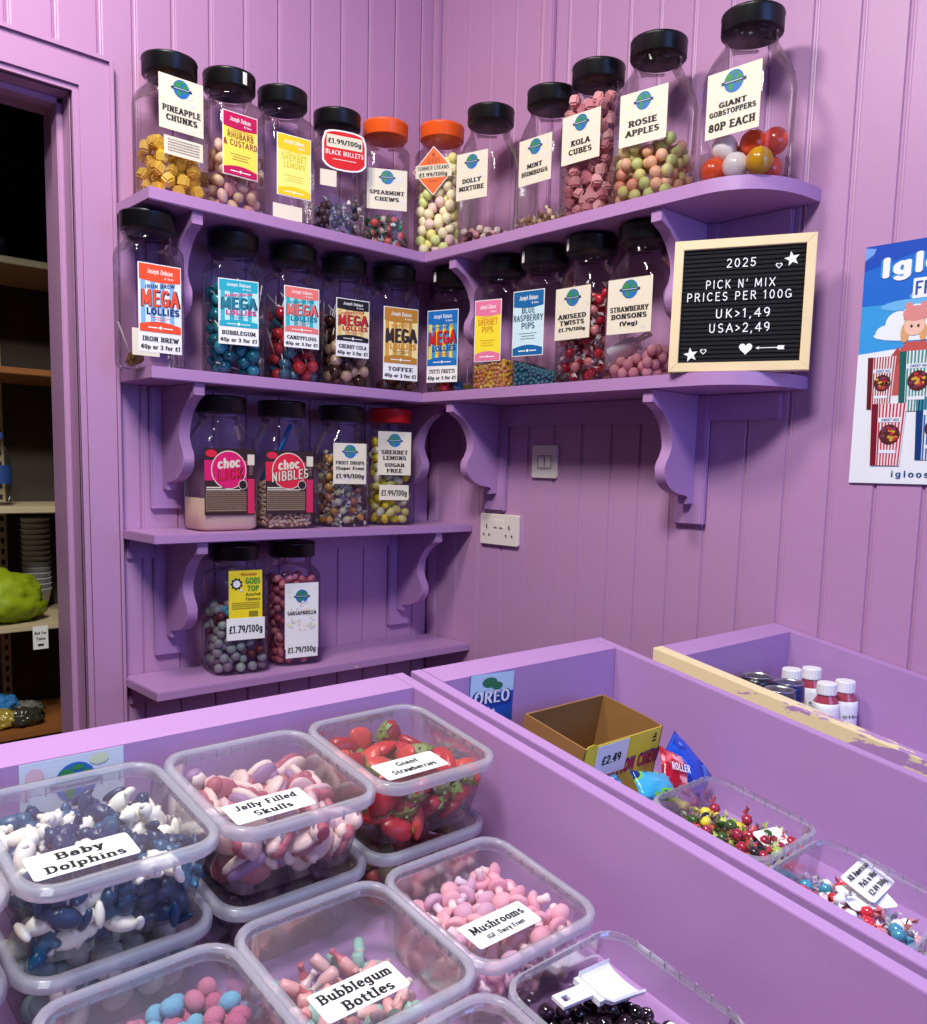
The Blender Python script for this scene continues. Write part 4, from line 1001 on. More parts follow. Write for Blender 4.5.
def strawberry(M, P, seed, group, where):
    g = random.Random(seed)
    reds = [('red', (192, 42, 48)), ('deep red', (160, 28, 40)), ('coral red', (208, 74, 62))]
    for p in P:
        nm, c = g.choice(reds)
        me = smesh('strawberry %s' % nm, f_straw(.021), [cm(c, .3, sss=.15)]); lf = smesh('strawberry leaf', f_leaf(.021), [cm((115, 130, 60), .5)], False)
        o = empty('jelly_strawberry', M @ Matrix.Translation(p) @ rotm(g), '%s jelly strawberry with green leaf top %s' % (nm, where), 'sweet', group)
        link('berry', me, o); link('leaf_top', lf, o)
strawberry(M_s, shell(pack(.156, .156, .068, .0145, 140, .84, z0=.002, rc=.024, seed=5), .156, .156, .0185, 2.5), 5, 'jelly strawberries in their tub', 'in the Giant Strawberries tub')
tubfill(M_j, .0130, .060, V('skull', f_jelly(.0205), [('cream and raspberry', [(215, 178, 170), (150, 62, 78)]), ('cream and lilac', [(218, 190, 180), (132, 92, 135)]), ('pale pink and rose', [(205, 160, 165), (158, 70, 84)])], '%s jelly skull in the Jelly Filled Skulls tub', rough=.55), 'jelly_skull', 'jelly skulls in their tub', 6, 150, k=.8)
tubfill(M_d, .0112, .066, V('dolphin', f_dolphin(.0205, 0), [('dark blue', (18, 52, 88)), ('petrol blue', (22, 80, 112)), ('cream white', (240, 236, 218))], '%s jelly dolphin in the Baby Dolphins tub', rough=.35), 'jelly_dolphin', 'jelly dolphins in their tub', 7, 290, k=.80, weights=[4, 2.5, 7.5], z0=.002)
tubfill(M_l, .0115, .070, V('cream', f_dolphin(.0205, 0), [('cream', (240, 222, 160)), ('pale yellow', (235, 210, 120)), ('red', (190, 50, 40))], '%s jelly in the tub at the left edge', rough=.3), 'jelly_sweet', 'jellies in the tub at the left edge', 8, 120, k=.86)
tubfill(M_m, .0100, .080, V('mush', f_mush(.0150), [('pink and white', [(240, 158, 172), (244, 215, 212)]), ('rose and pink', [(228, 140, 158), (236, 190, 195)]), ('lilac pink', [(214, 150, 180), (232, 200, 215)])], '%s foam mushroom in the Mushrooms tub', rough=.7), 'foam_mushroom', 'foam mushrooms in their tub', 9, 290, k=.86, slope=lambda x, y: .78+.1*(x/.08)+.1*(-y/.08))
tubfill(M_b, .0100, .036, V('bottle', f_bottle(.0135), [('pink and red', [(226, 150, 145), (190, 80, 85)]), ('green and pink', [(130, 175, 160), (215, 140, 135)]), ('pale pink', [(225, 165, 160), (220, 190, 185)])], '%s gummy bottle in the Bubblegum Bottles tub', rough=.4), 'gummy_bottle', 'gummy bottles in their tub', 10, 70, k=.86, slope=lambda x, y: 1.0-.3*x/.08)
tubfill(M_p, .0088, .070, V('sugar', bal(.0096, 2, (1.1, .95, .9)), [('sky blue', (90, 165, 200)), ('dark pink', (180, 75, 110)), ('rose', (195, 95, 125))], '%s sugared ball in the blue and pink tub', rough=.9, bump=1, bscale=900), 'sugared_ball', 'sugared balls in the blue and pink tub', 11, 280, k=.92, slope=lambda x, y: .85+.25*(x/.08))
tubfill(M_k, .0082, .040, V('blackball', bal(.0084, 2), [('black', (24, 15, 22)), ('very dark plum', (42, 22, 36))], 'glossy %s ball in the scoop tub', rough=.08, coat=.8), 'liquorice_ball', 'glossy black balls in the scoop tub', 12, 260, k=.93)
tubfill(M_c, .0115, .062, V('mush', f_mush(.0150), [('pink and white', (1, 2, 3)), ('rose and pink', (1, 2, 3))], '%s foam piece in the bottom edge tub'), 'foam_piece', 'foam pieces in the bottom edge tub', 13, 90)
tubfill(M_e, .0125, .062, V('rede', f_dolphin(.0205, 0), [('red', (190, 45, 45)), ('cream', (238, 220, 190))], '%s jelly in the tub at the lower left corner'), 'jelly_sweet', 'jellies in the tub at the lower left corner', 14, 60)
lowsp = [('berryred', [('dull red', (160, 60, 55)), ('olive', (120, 110, 70))]), ('plum', [('plum', (70, 40, 60)), ('dark violet', (50, 35, 60))]), ('teal', [('pale teal', (120, 150, 150)), ('cream', (215, 210, 195))]), ('tan', [('tan', (190, 150, 110)), ('red', (170, 60, 50))])]
for i, (t_, M_, l_) in enumerate(low):
    nm, cols = lowsp[i]
    und = ('Giant Strawberries', 'Jelly Filled Skulls', 'Baby Dolphins', 'left edge')[i]
    tubfill(M_, .0135, .062, V('low'+nm, bal(.014, 2, (1.15, .9, .8)), cols, '%%s sweet in the lower tub beneath %s' % und), 'jelly_sweet', 'sweets in the lower tub beneath '+und, 20+i, 110, keep=2.0)
bm = bmesh.new(); scoop_mesh(bm, .054, .050, depth=.009, handle=.046)
o = finish('scoop', bm, M_scoop)
o.matrix_world = UM(-1.088, -1.512, HL+.047) @ Matrix.Rotation(R(-4), 4, 'Z') @ Matrix.Rotation(R(4), 4, 'Y')
tag(o, 'white plastic scoop lying in the open tub of black balls', 'scoop')
bm = bmesh.new(); prism(bm, rrect(.070, .034, .003, 2), 0, .0005, 2)
o = finish('price_card', bm, M_white); o.matrix_world = UM(-1.095, -1.605, HL+.062) @ Matrix.Rotation(R(4), 4, 'Z'); tag(o, 'small blank-edged white card in the front of the scoop tub', 'card')

# open tubs in the middle counter
T_a, M_a, _ = tub(-.686, -1.423, HL+.008, 'open clear tub of wrapped sweets with yellow and green wrappers', False)
T_a2, M_a2, _ = tub(-.702, -1.603, HL+.008, 'open clear tub with red, white and blue twists and an All American card', False)
T_a3, M_a3, _ = tub(-.705, -1.785, HL+.008, 'open clear tub cut off by the right edge of the photo', False)
VW = lambda key, cols, lab: V(key, f_wrap(.0118), cols, lab, True, rough=.2, coat=.4)
tubfill(M_a, .0115, .046, VW('twa', [('yellow', [(236, 205, 40), (240, 215, 70)]), ('dark green', [(60, 90, 40), (190, 205, 90)]), ('dark red', [(150, 25, 45), (200, 60, 60)]), ('black', [(40, 35, 40), (120, 110, 100)]), ('lime green', [(150, 180, 60), (215, 220, 140)])], '%s twist wrapped sweet in the first open tub'), 'wrapped_sweet', 'wrapped sweets in the first open tub', 31, 150, k=.86, slope=lambda x, y: 1.25-.25*y/.08-.1*x/.08)
tubfill(M_a2, .0115, .050, VW('twb', [('red', [(210, 30, 45), (235, 80, 80)]), ('white and red', [(240, 235, 232), (220, 120, 120)]), ('blue', [(50, 130, 165), (210, 225, 235)]), ('pink', [(225, 130, 140), (240, 200, 200)]), ('white', [(242, 240, 240), (235, 235, 240)])], '%s twist wrapped sweet in the All American tub'), 'wrapped_sweet', 'wrapped sweets in the All American tub', 32, 150, k=.86, slope=lambda x, y: 1.1-.35*x/.08)
tubfill(M_a3, .0115, .045, VW('twc', [('navy', [(60, 60, 110), (150, 150, 190)])], '%s wrapped sweet in the tub at the right edge'), 'wrapped_sweet', 'wrapped sweets in the tub at the right edge', 33, 60, k=.86)
def card(M, w, h, label, lines=None, seed=0):
    bm = bmesh.new(); prism(bm, rrect(w, h, .006, 3), 0, .0006, 2)
    o = finish('price_card', bm, M_white); o.matrix_world = M; tag(o, label, 'card')
    if lines: slab(o, lines, .0012, nx=.12, ny=.08)
    return o
card(UM(-.640, -1.590, HL+.070) @ Matrix.Rotation(R(4), 4, 'Z') @ Matrix.Rotation(R(14), 4, 'X'), .080, .046, 'white card reading All American Pick n Mix', [('All American', 0, .0105, .0075, .062), ('Pick n Mix', 0, -.003, .0075, .050), ('£2.49 100g', 0, -.0165, .0075, .054)])
card(UM(-.662, -1.600, HL+.060) @ Matrix.Rotation(R(-24), 4, 'Z') @ Matrix.Rotation(R(10), 4, 'X'), .070, .040, 'white card mostly hidden under the All American card')
card(UM(-.650, -1.465, HL+.064) @ Matrix.Rotation(R(-12), 4, 'Z') @ Matrix.Rotation(R(12), 4, 'X'), .052, .030, 'small blank white card lying on yellow wrapped sweets')

# ------------------------------------------------------------------ cardboard box, bags, signs in the middle counter
BXM = UM(-.705, -1.185, -.1775)
t = empty('cardboard_box', BXM, 'open yellow cardboard box with brown inside and £2.49 label', 'box')
M_card = mat('brown corrugated card', (150, 108, 55), .8, var=.1, vscale=20); M_yel = cm((244, 228, 50), .5)
bw, bd, bh, tk = .186, .120, .127, .003
bm = bmesh.new()
box(bm, -bw/2, bw/2, -bd/2, bd/2, 0, tk)
box(bm, -bw/2, bw/2, bd/2-tk, bd/2, tk, bh+.004)
prism(bm, [(-bd/2, tk), (bd/2-tk, tk), (bd/2-tk, bh+.004), (-bd/2+.03, bh+.001), (-bd/2, bh)], -bw/2, -bw/2+tk, 0)
prism(bm, [(-bd/2, tk), (bd/2-tk, tk), (bd/2-tk, bh+.004), (-bd/2+.03, bh+.003), (-bd/2, bh)], bw/2-tk, bw/2, 0)
box(bm, -bw/2+tk, bw/2-tk, -bd/2+.0008, -bd/2+tk, tk, bh)
finish('carton', bm, M_card, t)
bm = bmesh.new(); prism(bm, [(-bw/2, 0), (bw/2, 0), (bw/2, bh), (-bw/2+.03, bh), (-bw/2+.018, bh+.004), (-bw/2+.006, bh+.003), (-bw/2, bh-.004)], -bd/2, -bd/2+.0008, 1)
fp = finish('front_panel', bm, M_yel, t)
FM = Matrix.Translation((0, -bd/2-.0004, bh/2)) @ Matrix.Rotation(R(90), 4, 'X')
def on(parent, M): 
    e = None
    return M
o = flat('lettering', text_polys('SENSATION CHEW', .012, .004, .022, .17, .09, False, width=.165, slope=.02), .0002, cm((200, 30, 60)), fp); o.matrix_local = FM
o = flat('lettering', text_polys('SENSATION CHEW', .012, .003, .026, .21, .12, False, width=.168, slope=.02), .0000, cm((80, 30, 130)), fp); o.matrix_local = FM
o = flat('small_print', [rectp(.070, .080, .048, .051), rectp(.070, .080, .042, .045), rectp(.074, .079, .052, .056)], .0002, M_ink, fp); o.matrix_local = FM
bm = bmesh.new(); prism(bm, rectp(-.066, .008, .012, .062), 0, .0004, 2)
pl = finish('price_label', bm, M_white, fp, matrix=FM @ Matrix.Translation((0, 0, .0006))); slab(pl, [('£2.49', -.029, .030, .0145, .044)], .0007, nx=.14, ny=.09)
bm = bmesh.new(); prism(bm, [(-.055, bh*.55), (-.02, bh*.55), (-.02, bh*.6), (-.055, bh*.6)], bd/2-tk-.0006, bd/2-tk, 1)
finish('hand_slot', bm, M_ink, t)
def pouch(name, M, w, h, th, m, label, cat, parts=()):
    """a soft crimped bag"""
    bm = bmesh.new(); nx_, ny_ = 12, 10; g = random.Random(int(w*9999)); G = {}
    for s in (1, -1):
        for i in range(nx_+1):
            for j in range(ny_+1):
                u, v = i/nx_, j/ny_
                k = (math.sin(math.pi*u)*math.sin(math.pi*v))**.5
                edge = i in (0, nx_) or j in (0, ny_)
                if edge and s < 0: G[s, i, j] = G[1, i, j]; continue
                G[s, i, j] = bm.verts.new(((u-.5)*w*(1-.06*math.sin(math.pi*v)), (v-.5)*h, 0 if edge else s*k*th/2+g.uniform(-.0022, .0022)))
    for s in (1, -1):
        for i in range(nx_):
            for j in range(ny_):
                q = [G[s, i, j], G[s, i+1, j], G[s, i+1, j+1], G[s, i, j+1]]
                bm.faces.new(q if s > 0 else q[::-1])
    o = finish(name, bm, m, None, True); o.matrix_world = M; tag(o, label, cat)
    return o
glossy = dict(coat=.5)
def decal(parent, polys, z, c): return flat('print', polys, z, cm(c, .25), parent)
Rm = Matrix.Rotation
def printed(name, cols, scale=38):
    if name in MATS: return MATS[name]
    m = mat(name, cols[0], .2, coat=.5); nt = m.node_tree; b = nt.nodes['Principled BSDF']
    tc = nt.nodes.new('ShaderNodeTexCoord'); n = nt.nodes.new('ShaderNodeTexNoise'); n.inputs['Scale'].default_value = scale; n.inputs['Detail'].default_value = 1.5
    cr = nt.nodes.new('ShaderNodeValToRGB'); cr.color_ramp.interpolation = 'CONSTANT'
    e = cr.color_ramp.elements; e[0].color = (*lin(cols[0]), 1); e[0].position = 0; e[1].color = (*lin(cols[1]), 1); e[1].position = .55
    for k, c in enumerate(cols[2:]): q = e.new(.40-.06*k if k else .62); q.color = (*lin(c), 1)
    nt.links.new(tc.outputs['Object'], n.inputs['Vector']); nt.links.new(n.outputs['Fac'], cr.inputs[0]); nt.links.new(cr.outputs[0], b.inputs['Base Color'])
    return m
o = pouch('sweet_bag', UM(-.585, -1.285, -.105) @ Rm(R(50), 4, 'X') @ Rm(R(30), 4, 'Z'), .060, .095, .028, printed('blue bag print', [(25, 80, 200), (20, 60, 170), (70, 130, 225)], 20), 'shiny royal blue sweet bag leaning behind the red one', 'bag')
o = pouch('sweet_bag', UM(-.632, -1.292, -.100) @ Rm(R(38), 4, 'X') @ Rm(R(-35), 4, 'Z'), .052, .070, .020, printed('red bag print', [(175, 25, 50), (225, 80, 95), (235, 170, 180)], 45), 'red sweet bag with pale lettering beside the cardboard box', 'bag')
decal(o, text_polys('ROLLER', .002, -.006, .014, .13, .09, False, width=.036, slope=.2), .0098, (235, 235, 245))
o = pouch('sweet_bag', UM(-.690, -1.300, -.106) @ Rm(R(28), 4, 'X') @ Rm(R(-20), 4, 'Z'), .078, .050, .020, printed('green bag print', [(60, 170, 215), (120, 195, 60), (20, 50, 120)], 28), 'lime green and blue sweet bag in front of the cardboard box', 'bag')
o = pouch('sweet_bag', UM(-.765, -1.285, -.110) @ Rm(R(32), 4, 'X'), .060, .060, .018, printed('sky bag print', [(60, 165, 215), (30, 90, 170), (200, 225, 240)], 40), 'sky blue sweet bag at the near corner of the cardboard box', 'bag')
# small signs taped to the inner back boards
yb = UP(0, -1.065).y
def sign(x, s_top, w, h, m, label, cat, tilt=0):
    p = UP(x, -1.065, -.001)
    bm = bmesh.new(); prism(bm, rectp(-w/2, w/2, -h, 0), -.0003, .0005, 2)
    o = finish('sign', bm, m); o.matrix_world = Matrix.Translation((p.x, yb-.0012, p.z)) @ Rm(R(90), 4, 'X') @ Rm(tilt, 4, 'Z')
    tag(o, label, cat); return o
o = sign(-.818, 0, .092, .085, cm((30, 85, 170), .3), 'blue and white biscuit sign taped inside the middle counter', 'sign', R(-3))
flat('sign_top', [[(-.046, 0), (.046, 0), (.046, -.030), (-.046, -.036)]], .0008, cm((190, 222, 240)), o)
flat('leaf_print', [ellp(-.006, -.014, .016, .008), ellp(.010, -.020, .012, .006)], .0010, cm((40, 120, 80)), o)
flat('lettering_shadow', text_polys('OREO', 0, -.048, .023, .19, .12, False, width=.080), .0012, cm((20, 60, 150)), o)
flat('lettering', text_polys('OREO', 0, -.046, .020, .13, .08, False, width=.074), .0014, M_white, o)
flat('lettering', text_polys('cake', -.008, -.064, .013, .13, .09, False, width=.030), .0014, M_white, o)
o = sign(-1.427, 0, .104, .100, cm((214, 226, 240), .4), 'white American Pick n Mix sign with globe behind the Baby Dolphins tub', 'sign')
flat('sweet_print', [ellp(-.038, -.014, .009, .008), ellp(-.047, -.030, .005, .008)], .0008, cm((228, 190, 205)), o)
flat('sweet_print', [ellp(.026, -.008, .010, .006)], .0008, cm((214, 226, 190)), o)
globe(o, .002, -.028, .021, .0010)
slab(o, [('American Pick n Mix', 0, -.066, .009, .096), ('£2.49 per 100g', 0, -.082, .009, .076)], .0012)

# ------------------------------------------------------------------ drinks in the right counter
def bottle(x, s, lab):
    p = UP(x, s, -.1775); t = empty('drink_bottle', Matrix.Translation(p+Vector((0, 0, .0045))), lab, 'bottle', 'small drink bottles')
    bm = bmesh.new(); lathe(bm, [(.020, 0), (.024, .003), (.0245, .035), (.0235, .06), (.0245, .085), (.021, .100), (.0155, .110), (.0150, .118)], 24); finish('bottle_body', bm, cm((175, 70, 85), .15, coat=.5), t, True)
    bm = bmesh.new(); lathe(bm, [(.0251, .030), (.0253, .032), (.0243, .058), (.0253, .086), (.0235, .096), (.0228, .0962)], 28, cap0=False, cap1=False); finish('wrapper', bm, M_white, t, True)
    bm = bmesh.new(); lathe(bm, [(.0251, .004), (.0256, .006), (.0258, .030), (.0252, .034)], 28, cap0=False, cap1=False); finish('wrapper_band', bm, cm((205, 20, 25), .3), t, True)
    bm = bmesh.new(); n = 40
    loft(bm, [[((r+(.0006 if i % 2 else 0))*math.cos(2*math.pi*i/n), (r+(.0006 if i % 2 else 0))*math.sin(2*math.pi*i/n), z) for i in range(n)] for r, z in ((.0175, .112), (.0180, .114), (.0178, .131), (.0165, .1335), (.001, .1337))]); finish('bottle_cap', bm, M_white, t)
    lt = flat('lettering', text_polys('Mix & Mint', 0, 0, .006, .12, .08, False, width=.03), 0, M_ink, t)
    lt.matrix_local = Rm(R(-38), 4, 'Z') @ Matrix.Translation((0, -.0258, .066)) @ Rm(R(90), 4, 'X')
bottle(-.074, -1.245, 'white-capped drink bottle at the back, nearest the wall corner')
bottle(-.127, -1.230, 'white-capped drink bottle at the left, right behind the cans')
bottle(-.130, -1.303, 'white-capped drink bottle in front, its label half hidden')
bottle(-.075, -1.314, 'white-capped drink bottle at the right with red band showing')
def can(x, s, lab, c):
    p = UP(x, s, -.1775); t = empty('drink_can', Matrix.Translation(p+Vector((0, 0, .0055))), lab, 'can', 'drink cans')
    bm = bmesh.new(); lathe(bm, [(.024, 0), (.0285, .006), (.029, .012), (.029, .117), (.0265, .125)], 28); finish('can_body', bm, cm(c, .3, coat=.4), t, True)
    bm = bmesh.new(); lathe(bm, [(.0262, .125), (.0272, .127), (.0268, .1285), (.0255, .1275), (.0245, .1235), (.001, .1235)], 28, cap0=False); finish('can_lid', bm, mat('brushed can metal', (185, 186, 190), .3, metal=.9), t, True)
    bm = bmesh.new(); prism(bm, rrect(.022, .012, .005, 3), .1238, .1248, 2); finish('ring_pull', bm, mat('brushed can metal', (185, 186, 190), .3, metal=.9), t)
can(-.197, -1.26, 'drink can nearest the white-capped bottles', (20, 35, 95))
can(-.231, -1.213, 'drink can farthest left, silver top showing', (30, 30, 40))
can(-.256, -1.272, 'drink can in front of the other two, partly behind the counter side', (60, 60, 75))

# ------------------------------------------------------------------ letter board
ang = R(116-180)   # board faces the camera
bl = Vector((-.203, -.986)); tg = Vector((math.cos(R(-64)), math.sin(R(-64))))
bw_, bh_ = .264, .257
cen = bl+tg*(bw_/2)
BM = Matrix.Translation((cen.x, cen.y, .7105)) @ Rm(R(-64), 4, 'Z') @ Rm(R(-3), 4, 'X')
t = empty('letter_board', BM, 'black felt letter board in pale wood frame showing pick n mix prices', 'sign')
fw = .018
for p in ([(-bw_/2, 0), (bw_/2, 0), (bw_/2-fw, fw), (-bw_/2+fw, fw)], [(-bw_/2, bh_), (bw_/2, bh_), (bw_/2-fw, bh_-fw), (-bw_/2+fw, bh_-fw)],
          [(-bw_/2, 0), (-bw_/2, bh_), (-bw_/2+fw, bh_-fw), (-bw_/2+fw, fw)], [(bw_/2, 0), (bw_/2, bh_), (bw_/2-fw, bh_-fw), (bw_/2-fw, fw)]):
    bm = bmesh.new(); prism(bm, p, -.018, 0, 1, bev=.0008); finish('frame_rail', bm, M_wood, t)
bm = bmesh.new(); box(bm, -bw_/2+fw, bw_/2-fw, -.009, -.004, fw, bh_-fw)
nr = 26
for k in range(nr):
    z = fw+(bh_-2*fw)*(k+.5)/nr; box(bm, -bw_/2+fw, bw_/2-fw, -.0115, -.009, z-.0032, z+.0022)
finish('felt_panel', bm, M_felt, t)
LM = Matrix.Translation((0, -.0122, bh_/2)) @ Rm(R(90), 4, 'X')
def bt(s, x, y, h, wd, name='letters'):
    pol = text_polys(s, x, y, h, .065, .065, False, width=wd, gap=.2)
    o = flat(name, pol, 0, M_white, t); o.matrix_local = LM
bt('2025', -.004, .073, .0175, .056)
bt("PICK N' MIX", -.004, .033, .0175, .132); bt('PRICES PER 100G', -.006, .0095, .0175, .198)
bt('UK>1,49', .004, -.0245, .0185, .104); bt('USA>2,49', -.001, -.0525, .0185, .116)
def star(cx, cy, r, rot=0): return [[(cx+r*(1 if k % 2 == 0 else .42)*math.cos(R(90+36*k+rot)), cy+r*(1 if k % 2 == 0 else .42)*math.sin(R(90+36*k+rot))) for k in range(10)]]
def tri(P):
    c = (sum(a for a, b in P)/len(P), sum(b for a, b in P)/len(P)); return [[c, P[i], P[(i+1) % len(P)]] for i in range(len(P))]
def heart(cx, cy, s, n=22):
    o = []
    for k in range(n):
        a = 2*math.pi*k/n; o.append((cx+s*math.sin(a)**3, cy+s*(.81*math.cos(a)-.31*math.cos(2*a)-.13*math.cos(3*a)-.06*math.cos(4*a))))
    return o
def sym(name, polys):
    o = flat(name, polys, 0, M_white, t); o.matrix_local = LM
def outline(P, k):
    c = (sum(a for a, b in P)/len(P), sum(b for a, b in P)/len(P)); Q = [(c[0]+(a-c[0])*k, c[1]+(b-c[1])*k) for a, b in P]
    return [[P[i], P[(i+1) % len(P)], Q[(i+1) % len(P)], Q[i]] for i in range(len(P))]
sym('star_symbol', tri(star(.089, .083, .0145, 12)[0])); sym('star_symbol', tri(star(-.090, -.094, .0145, 10)[0]))
sym('heart_symbol', outline(heart(.066, .072, .0062), .66)); sym('heart_symbol', outline(heart(-.066, -.088, .0062), .66)); sym('heart_symbol', tri(heart(.014, -.084, .0125)))
sym('arrow_symbol', [rectp(.036, .085, -.0845, -.0830), [(.032, -.0837), (.039, -.0805), (.039, -.0870)], [(.074, -.0800), (.086, -.0800), (.083, -.0838), (.086, -.0875), (.074, -.0875), (.071, -.0838)]])

# ------------------------------------------------------------------ switch and socket
def wallC(y, z): return Matrix.Translation((-.0005, y, z)) @ Rm(R(-90), 4, 'Z') @ Rm(R(90), 4, 'X')
t = empty('light_switch', wallC(-.477, .533), 'white two-gang light switch on the purple boarded wall', 'switch')
bm = bmesh.new(); prism(bm, rrect(.088, .087, .006, 3), 0, .009, 2, bev=.002); finish('face_plate', bm, M_plastic, t)
for k in (-1, 1):
    bm = bmesh.new(); box(bm, .004+k*.0115-.010, .004+k*.0115+.010, -.016, .014, .009, .0125, .0015); finish('rocker', bm, M_plastic, t)
flat('rocker_gap', [rectp(-.020, -.018, -.018, .016), rectp(.0265, .028, -.018, .016), rectp(-.020, .028, -.0185, -.0172), rectp(-.020, .028, .0152, .0165), rectp(.0034, .0046, -.017, .015)], .0095, cm((120, 105, 110)), t)
t = empty('double_socket', wallC(-.318, .343), 'white double plug socket below the light switch', 'socket')
bm = bmesh.new(); prism(bm, rrect(.148, .087, .006, 3), 0, .012, 2, bev=.002); finish('face_plate', bm, M_plastic, t)
for k in (-1, 1):
    bm = bmesh.new(); box(bm, k*.011-.007, k*.011+.007, .006, .028, .012, .0165, .0015); finish('rocker', bm, M_plastic, t)
    flat('pin_holes', [rectp(k*.044-.002, k*.044+.002, .004, .014), rectp(k*.044-.014, k*.044-.008, -.016, -.012), rectp(k*.044+.008, k*.044+.014, -.016, -.012)], .0124, M_ink, t)

# ------------------------------------------------------------------ poster
PM = Matrix.Translation((-.0025, -1.280, .500)) @ Rm(R(-90), 4, 'Z') @ Rm(R(90), 4, 'X')
pw_, ph_ = .315, .446
def bent(bm):
    n = 14; A = []; B = []
    for k in range(n+1):
        u = pw_*k/n; z = .002+.0015*math.sin(u*30)
        A.append((u, z)); B.append((u, z+.0006))
    prism(bm, [(u, z) for u, z in A]+[(u, z) for u, z in B[::-1]], 0, ph_, 1)
bm = bmesh.new(); prism(bm, rectp(0, pw_, 0, ph_), 0, .0010, 2)
po = finish('poster', bm, cm((238, 243, 246), .3, coat=.3)); po.matrix_world = PM
tag(po, 'glossy blue and white poster with striped cups on the boarded wall', 'poster')
def pf(name, polys, z, c, rough=.3):
    ox = 0 if name in ('sky_print', 'snow_print', 'corner_print') else .016
    return flat(name, [[(a+ox, b) for a, b in p] for p in polys], z, cm(c, rough), po)
pf('sky_print', [rectp(0, pw_, .245, ph_)], .0012, (60, 160, 225)); pf('sky_print', [rectp(0, pw_, .335, ph_)], .0014, (35, 110, 205))
pf('sky_print', [[(0, .400), (.10, .425), (pw_, .40), (pw_, ph_), (0, ph_)]], .0016, (28, 80, 185)); pf('corner_print', tri([(0, ph_-.002), (0, ph_-.026), (.016, ph_-.016), (.020, ph_-.006)]), .0017, (120, 165, 230))
pf('cloud_print', [ellp(.07, .33, .05, .010), ellp(.13, .345, .06, .012)], .0018, (110, 185, 235))
pf('cloud_print', [ellp(.036, .283, .022, .014), ellp(.055, .298, .024, .022), ellp(.085, .300, .03, .03), ellp(.13, .30, .04, .04), ellp(.10, .278, .09, .014)], .0020, (240, 246, 250))
pf('snow_print', [[(0, 0), (pw_, 0), (pw_, .255), (.06, .250), (0, .245)]], .0022, (240, 244, 247))
# child in a pink bobble hat and coat
pf('coat_print', [[(.048, .165), (.058, .245), (.072, .262), (.105, .262), (.118, .245), (.125, .165)]], .0026, (200, 90, 85)); pf('coat_print', [[(.048, .20), (.044, .235), (.058, .255), (.066, .235)]], .0028, (185, 75, 72))
pf('face_print', [ellp(.084, .290, .018, .017)], .0030, (245, 200, 175)); pf('hair_print', [ellp(.068, .279, .008, .018), ellp(.100, .279, .007, .016), ellp(.084, .300, .018, .008)], .0028, (225, 170, 110))
pf('hat_print', [ellp(.084, .313, .022, .014), rectp(.064, .104, .303, .310), ellp(.072, .327, .007, .007), ellp(.098, .327, .006, .006)], .0032, (225, 145, 140)); pf('eye_print', [ellp(.079, .290, .0022, .003, 8), ellp(.091, .290, .0022, .003, 8)], .0034, (60, 35, 30))
def cup(x0, x1, y0, y1, c, dark, z):
    w = x1-x0; pts = lambda a, b: [(x0+w*(.08+a*.84)*1, y0), (x0+w*(.08+b*.84), y0), (x0+w*b, y1), (x0+w*a, y1)]
    pf('cup_print', [pts(0, 1)], z, (242, 240, 240)); pf('cup_side_print', [pts(0, .2)], z+.0002, dark)
    pf('stripe_print', [pts(.22+k*.1, .27+k*.1) for k in range(8)], z+.0003, c)
    rr = random.Random(int(x0*999)); cx, cy = (x0+x1)/2+w*.08, (y0+y1)/2
    pf('cup_badge_print', [ellp(cx, cy, w*.3, w*.3)], z+.0005, (90, 40, 40))
    for cc in ((215, 170, 60), (200, 50, 60), (120, 60, 90)):
        pf('sweets_print', [ellp(cx+rr.uniform(-.2, .2)*w, cy+rr.uniform(-.2, .2)*w, w*.06, w*.05, 7) for _ in range(7)], z+.0007, cc)
    pf('cup_title_print', [rectp(x0+w*.22, x0+w*.86, cy+w*.36, cy+w*.5)], z+.0006, (235, 240, 245)); pf('cup_title_print', [rectp(x0+w*.3, x0+w*.8, cy-w*.55, cy-w*.45)], z+.0006, (235, 240, 245))
    flat('lettering', text_polys('SWEET MIX', cx+.016, cy+w*.39, w*.08, .12, .1, False, width=w*.5), z+.0009, cm((60, 90, 150)), po)
cup(.004, .056, .140, .238, (175, 70, 80), (110, 30, 40), .0030); cup(.062, .125, .135, .245, (60, 150, 140), (30, 100, 95), .0036); cup(.018, .082, .034, .150, (205, 50, 80), (125, 25, 45), .0042); cup(.098, .165, .045, .16, (40, 110, 180), (20, 60, 120), .0036)
flat('lettering_outline', text_polys('Igloo', .106, .385, .040, .22, .16, False, width=.150, slope=.05), .0022, cm((60, 150, 225)), po)
flat('lettering', text_polys('Igloo', .106, .385, .040, .15, .11, False, width=.148, slope=.05), .0026, M_white, po)
flat('lettering_panel', [rectp(.092, .22, .340, .376)], .0024, M_white, po)
flat('lettering', text_polys('FREEZE', .143, .345, .026, .13, .09, False, width=.096), .0028, cm((25, 80, 160)), po)
flat('lettering', text_polys('iglooswe', .128, .012, .013, .11, .08, False, width=.10, gap=.25), .0028, cm((25, 70, 130)), po)

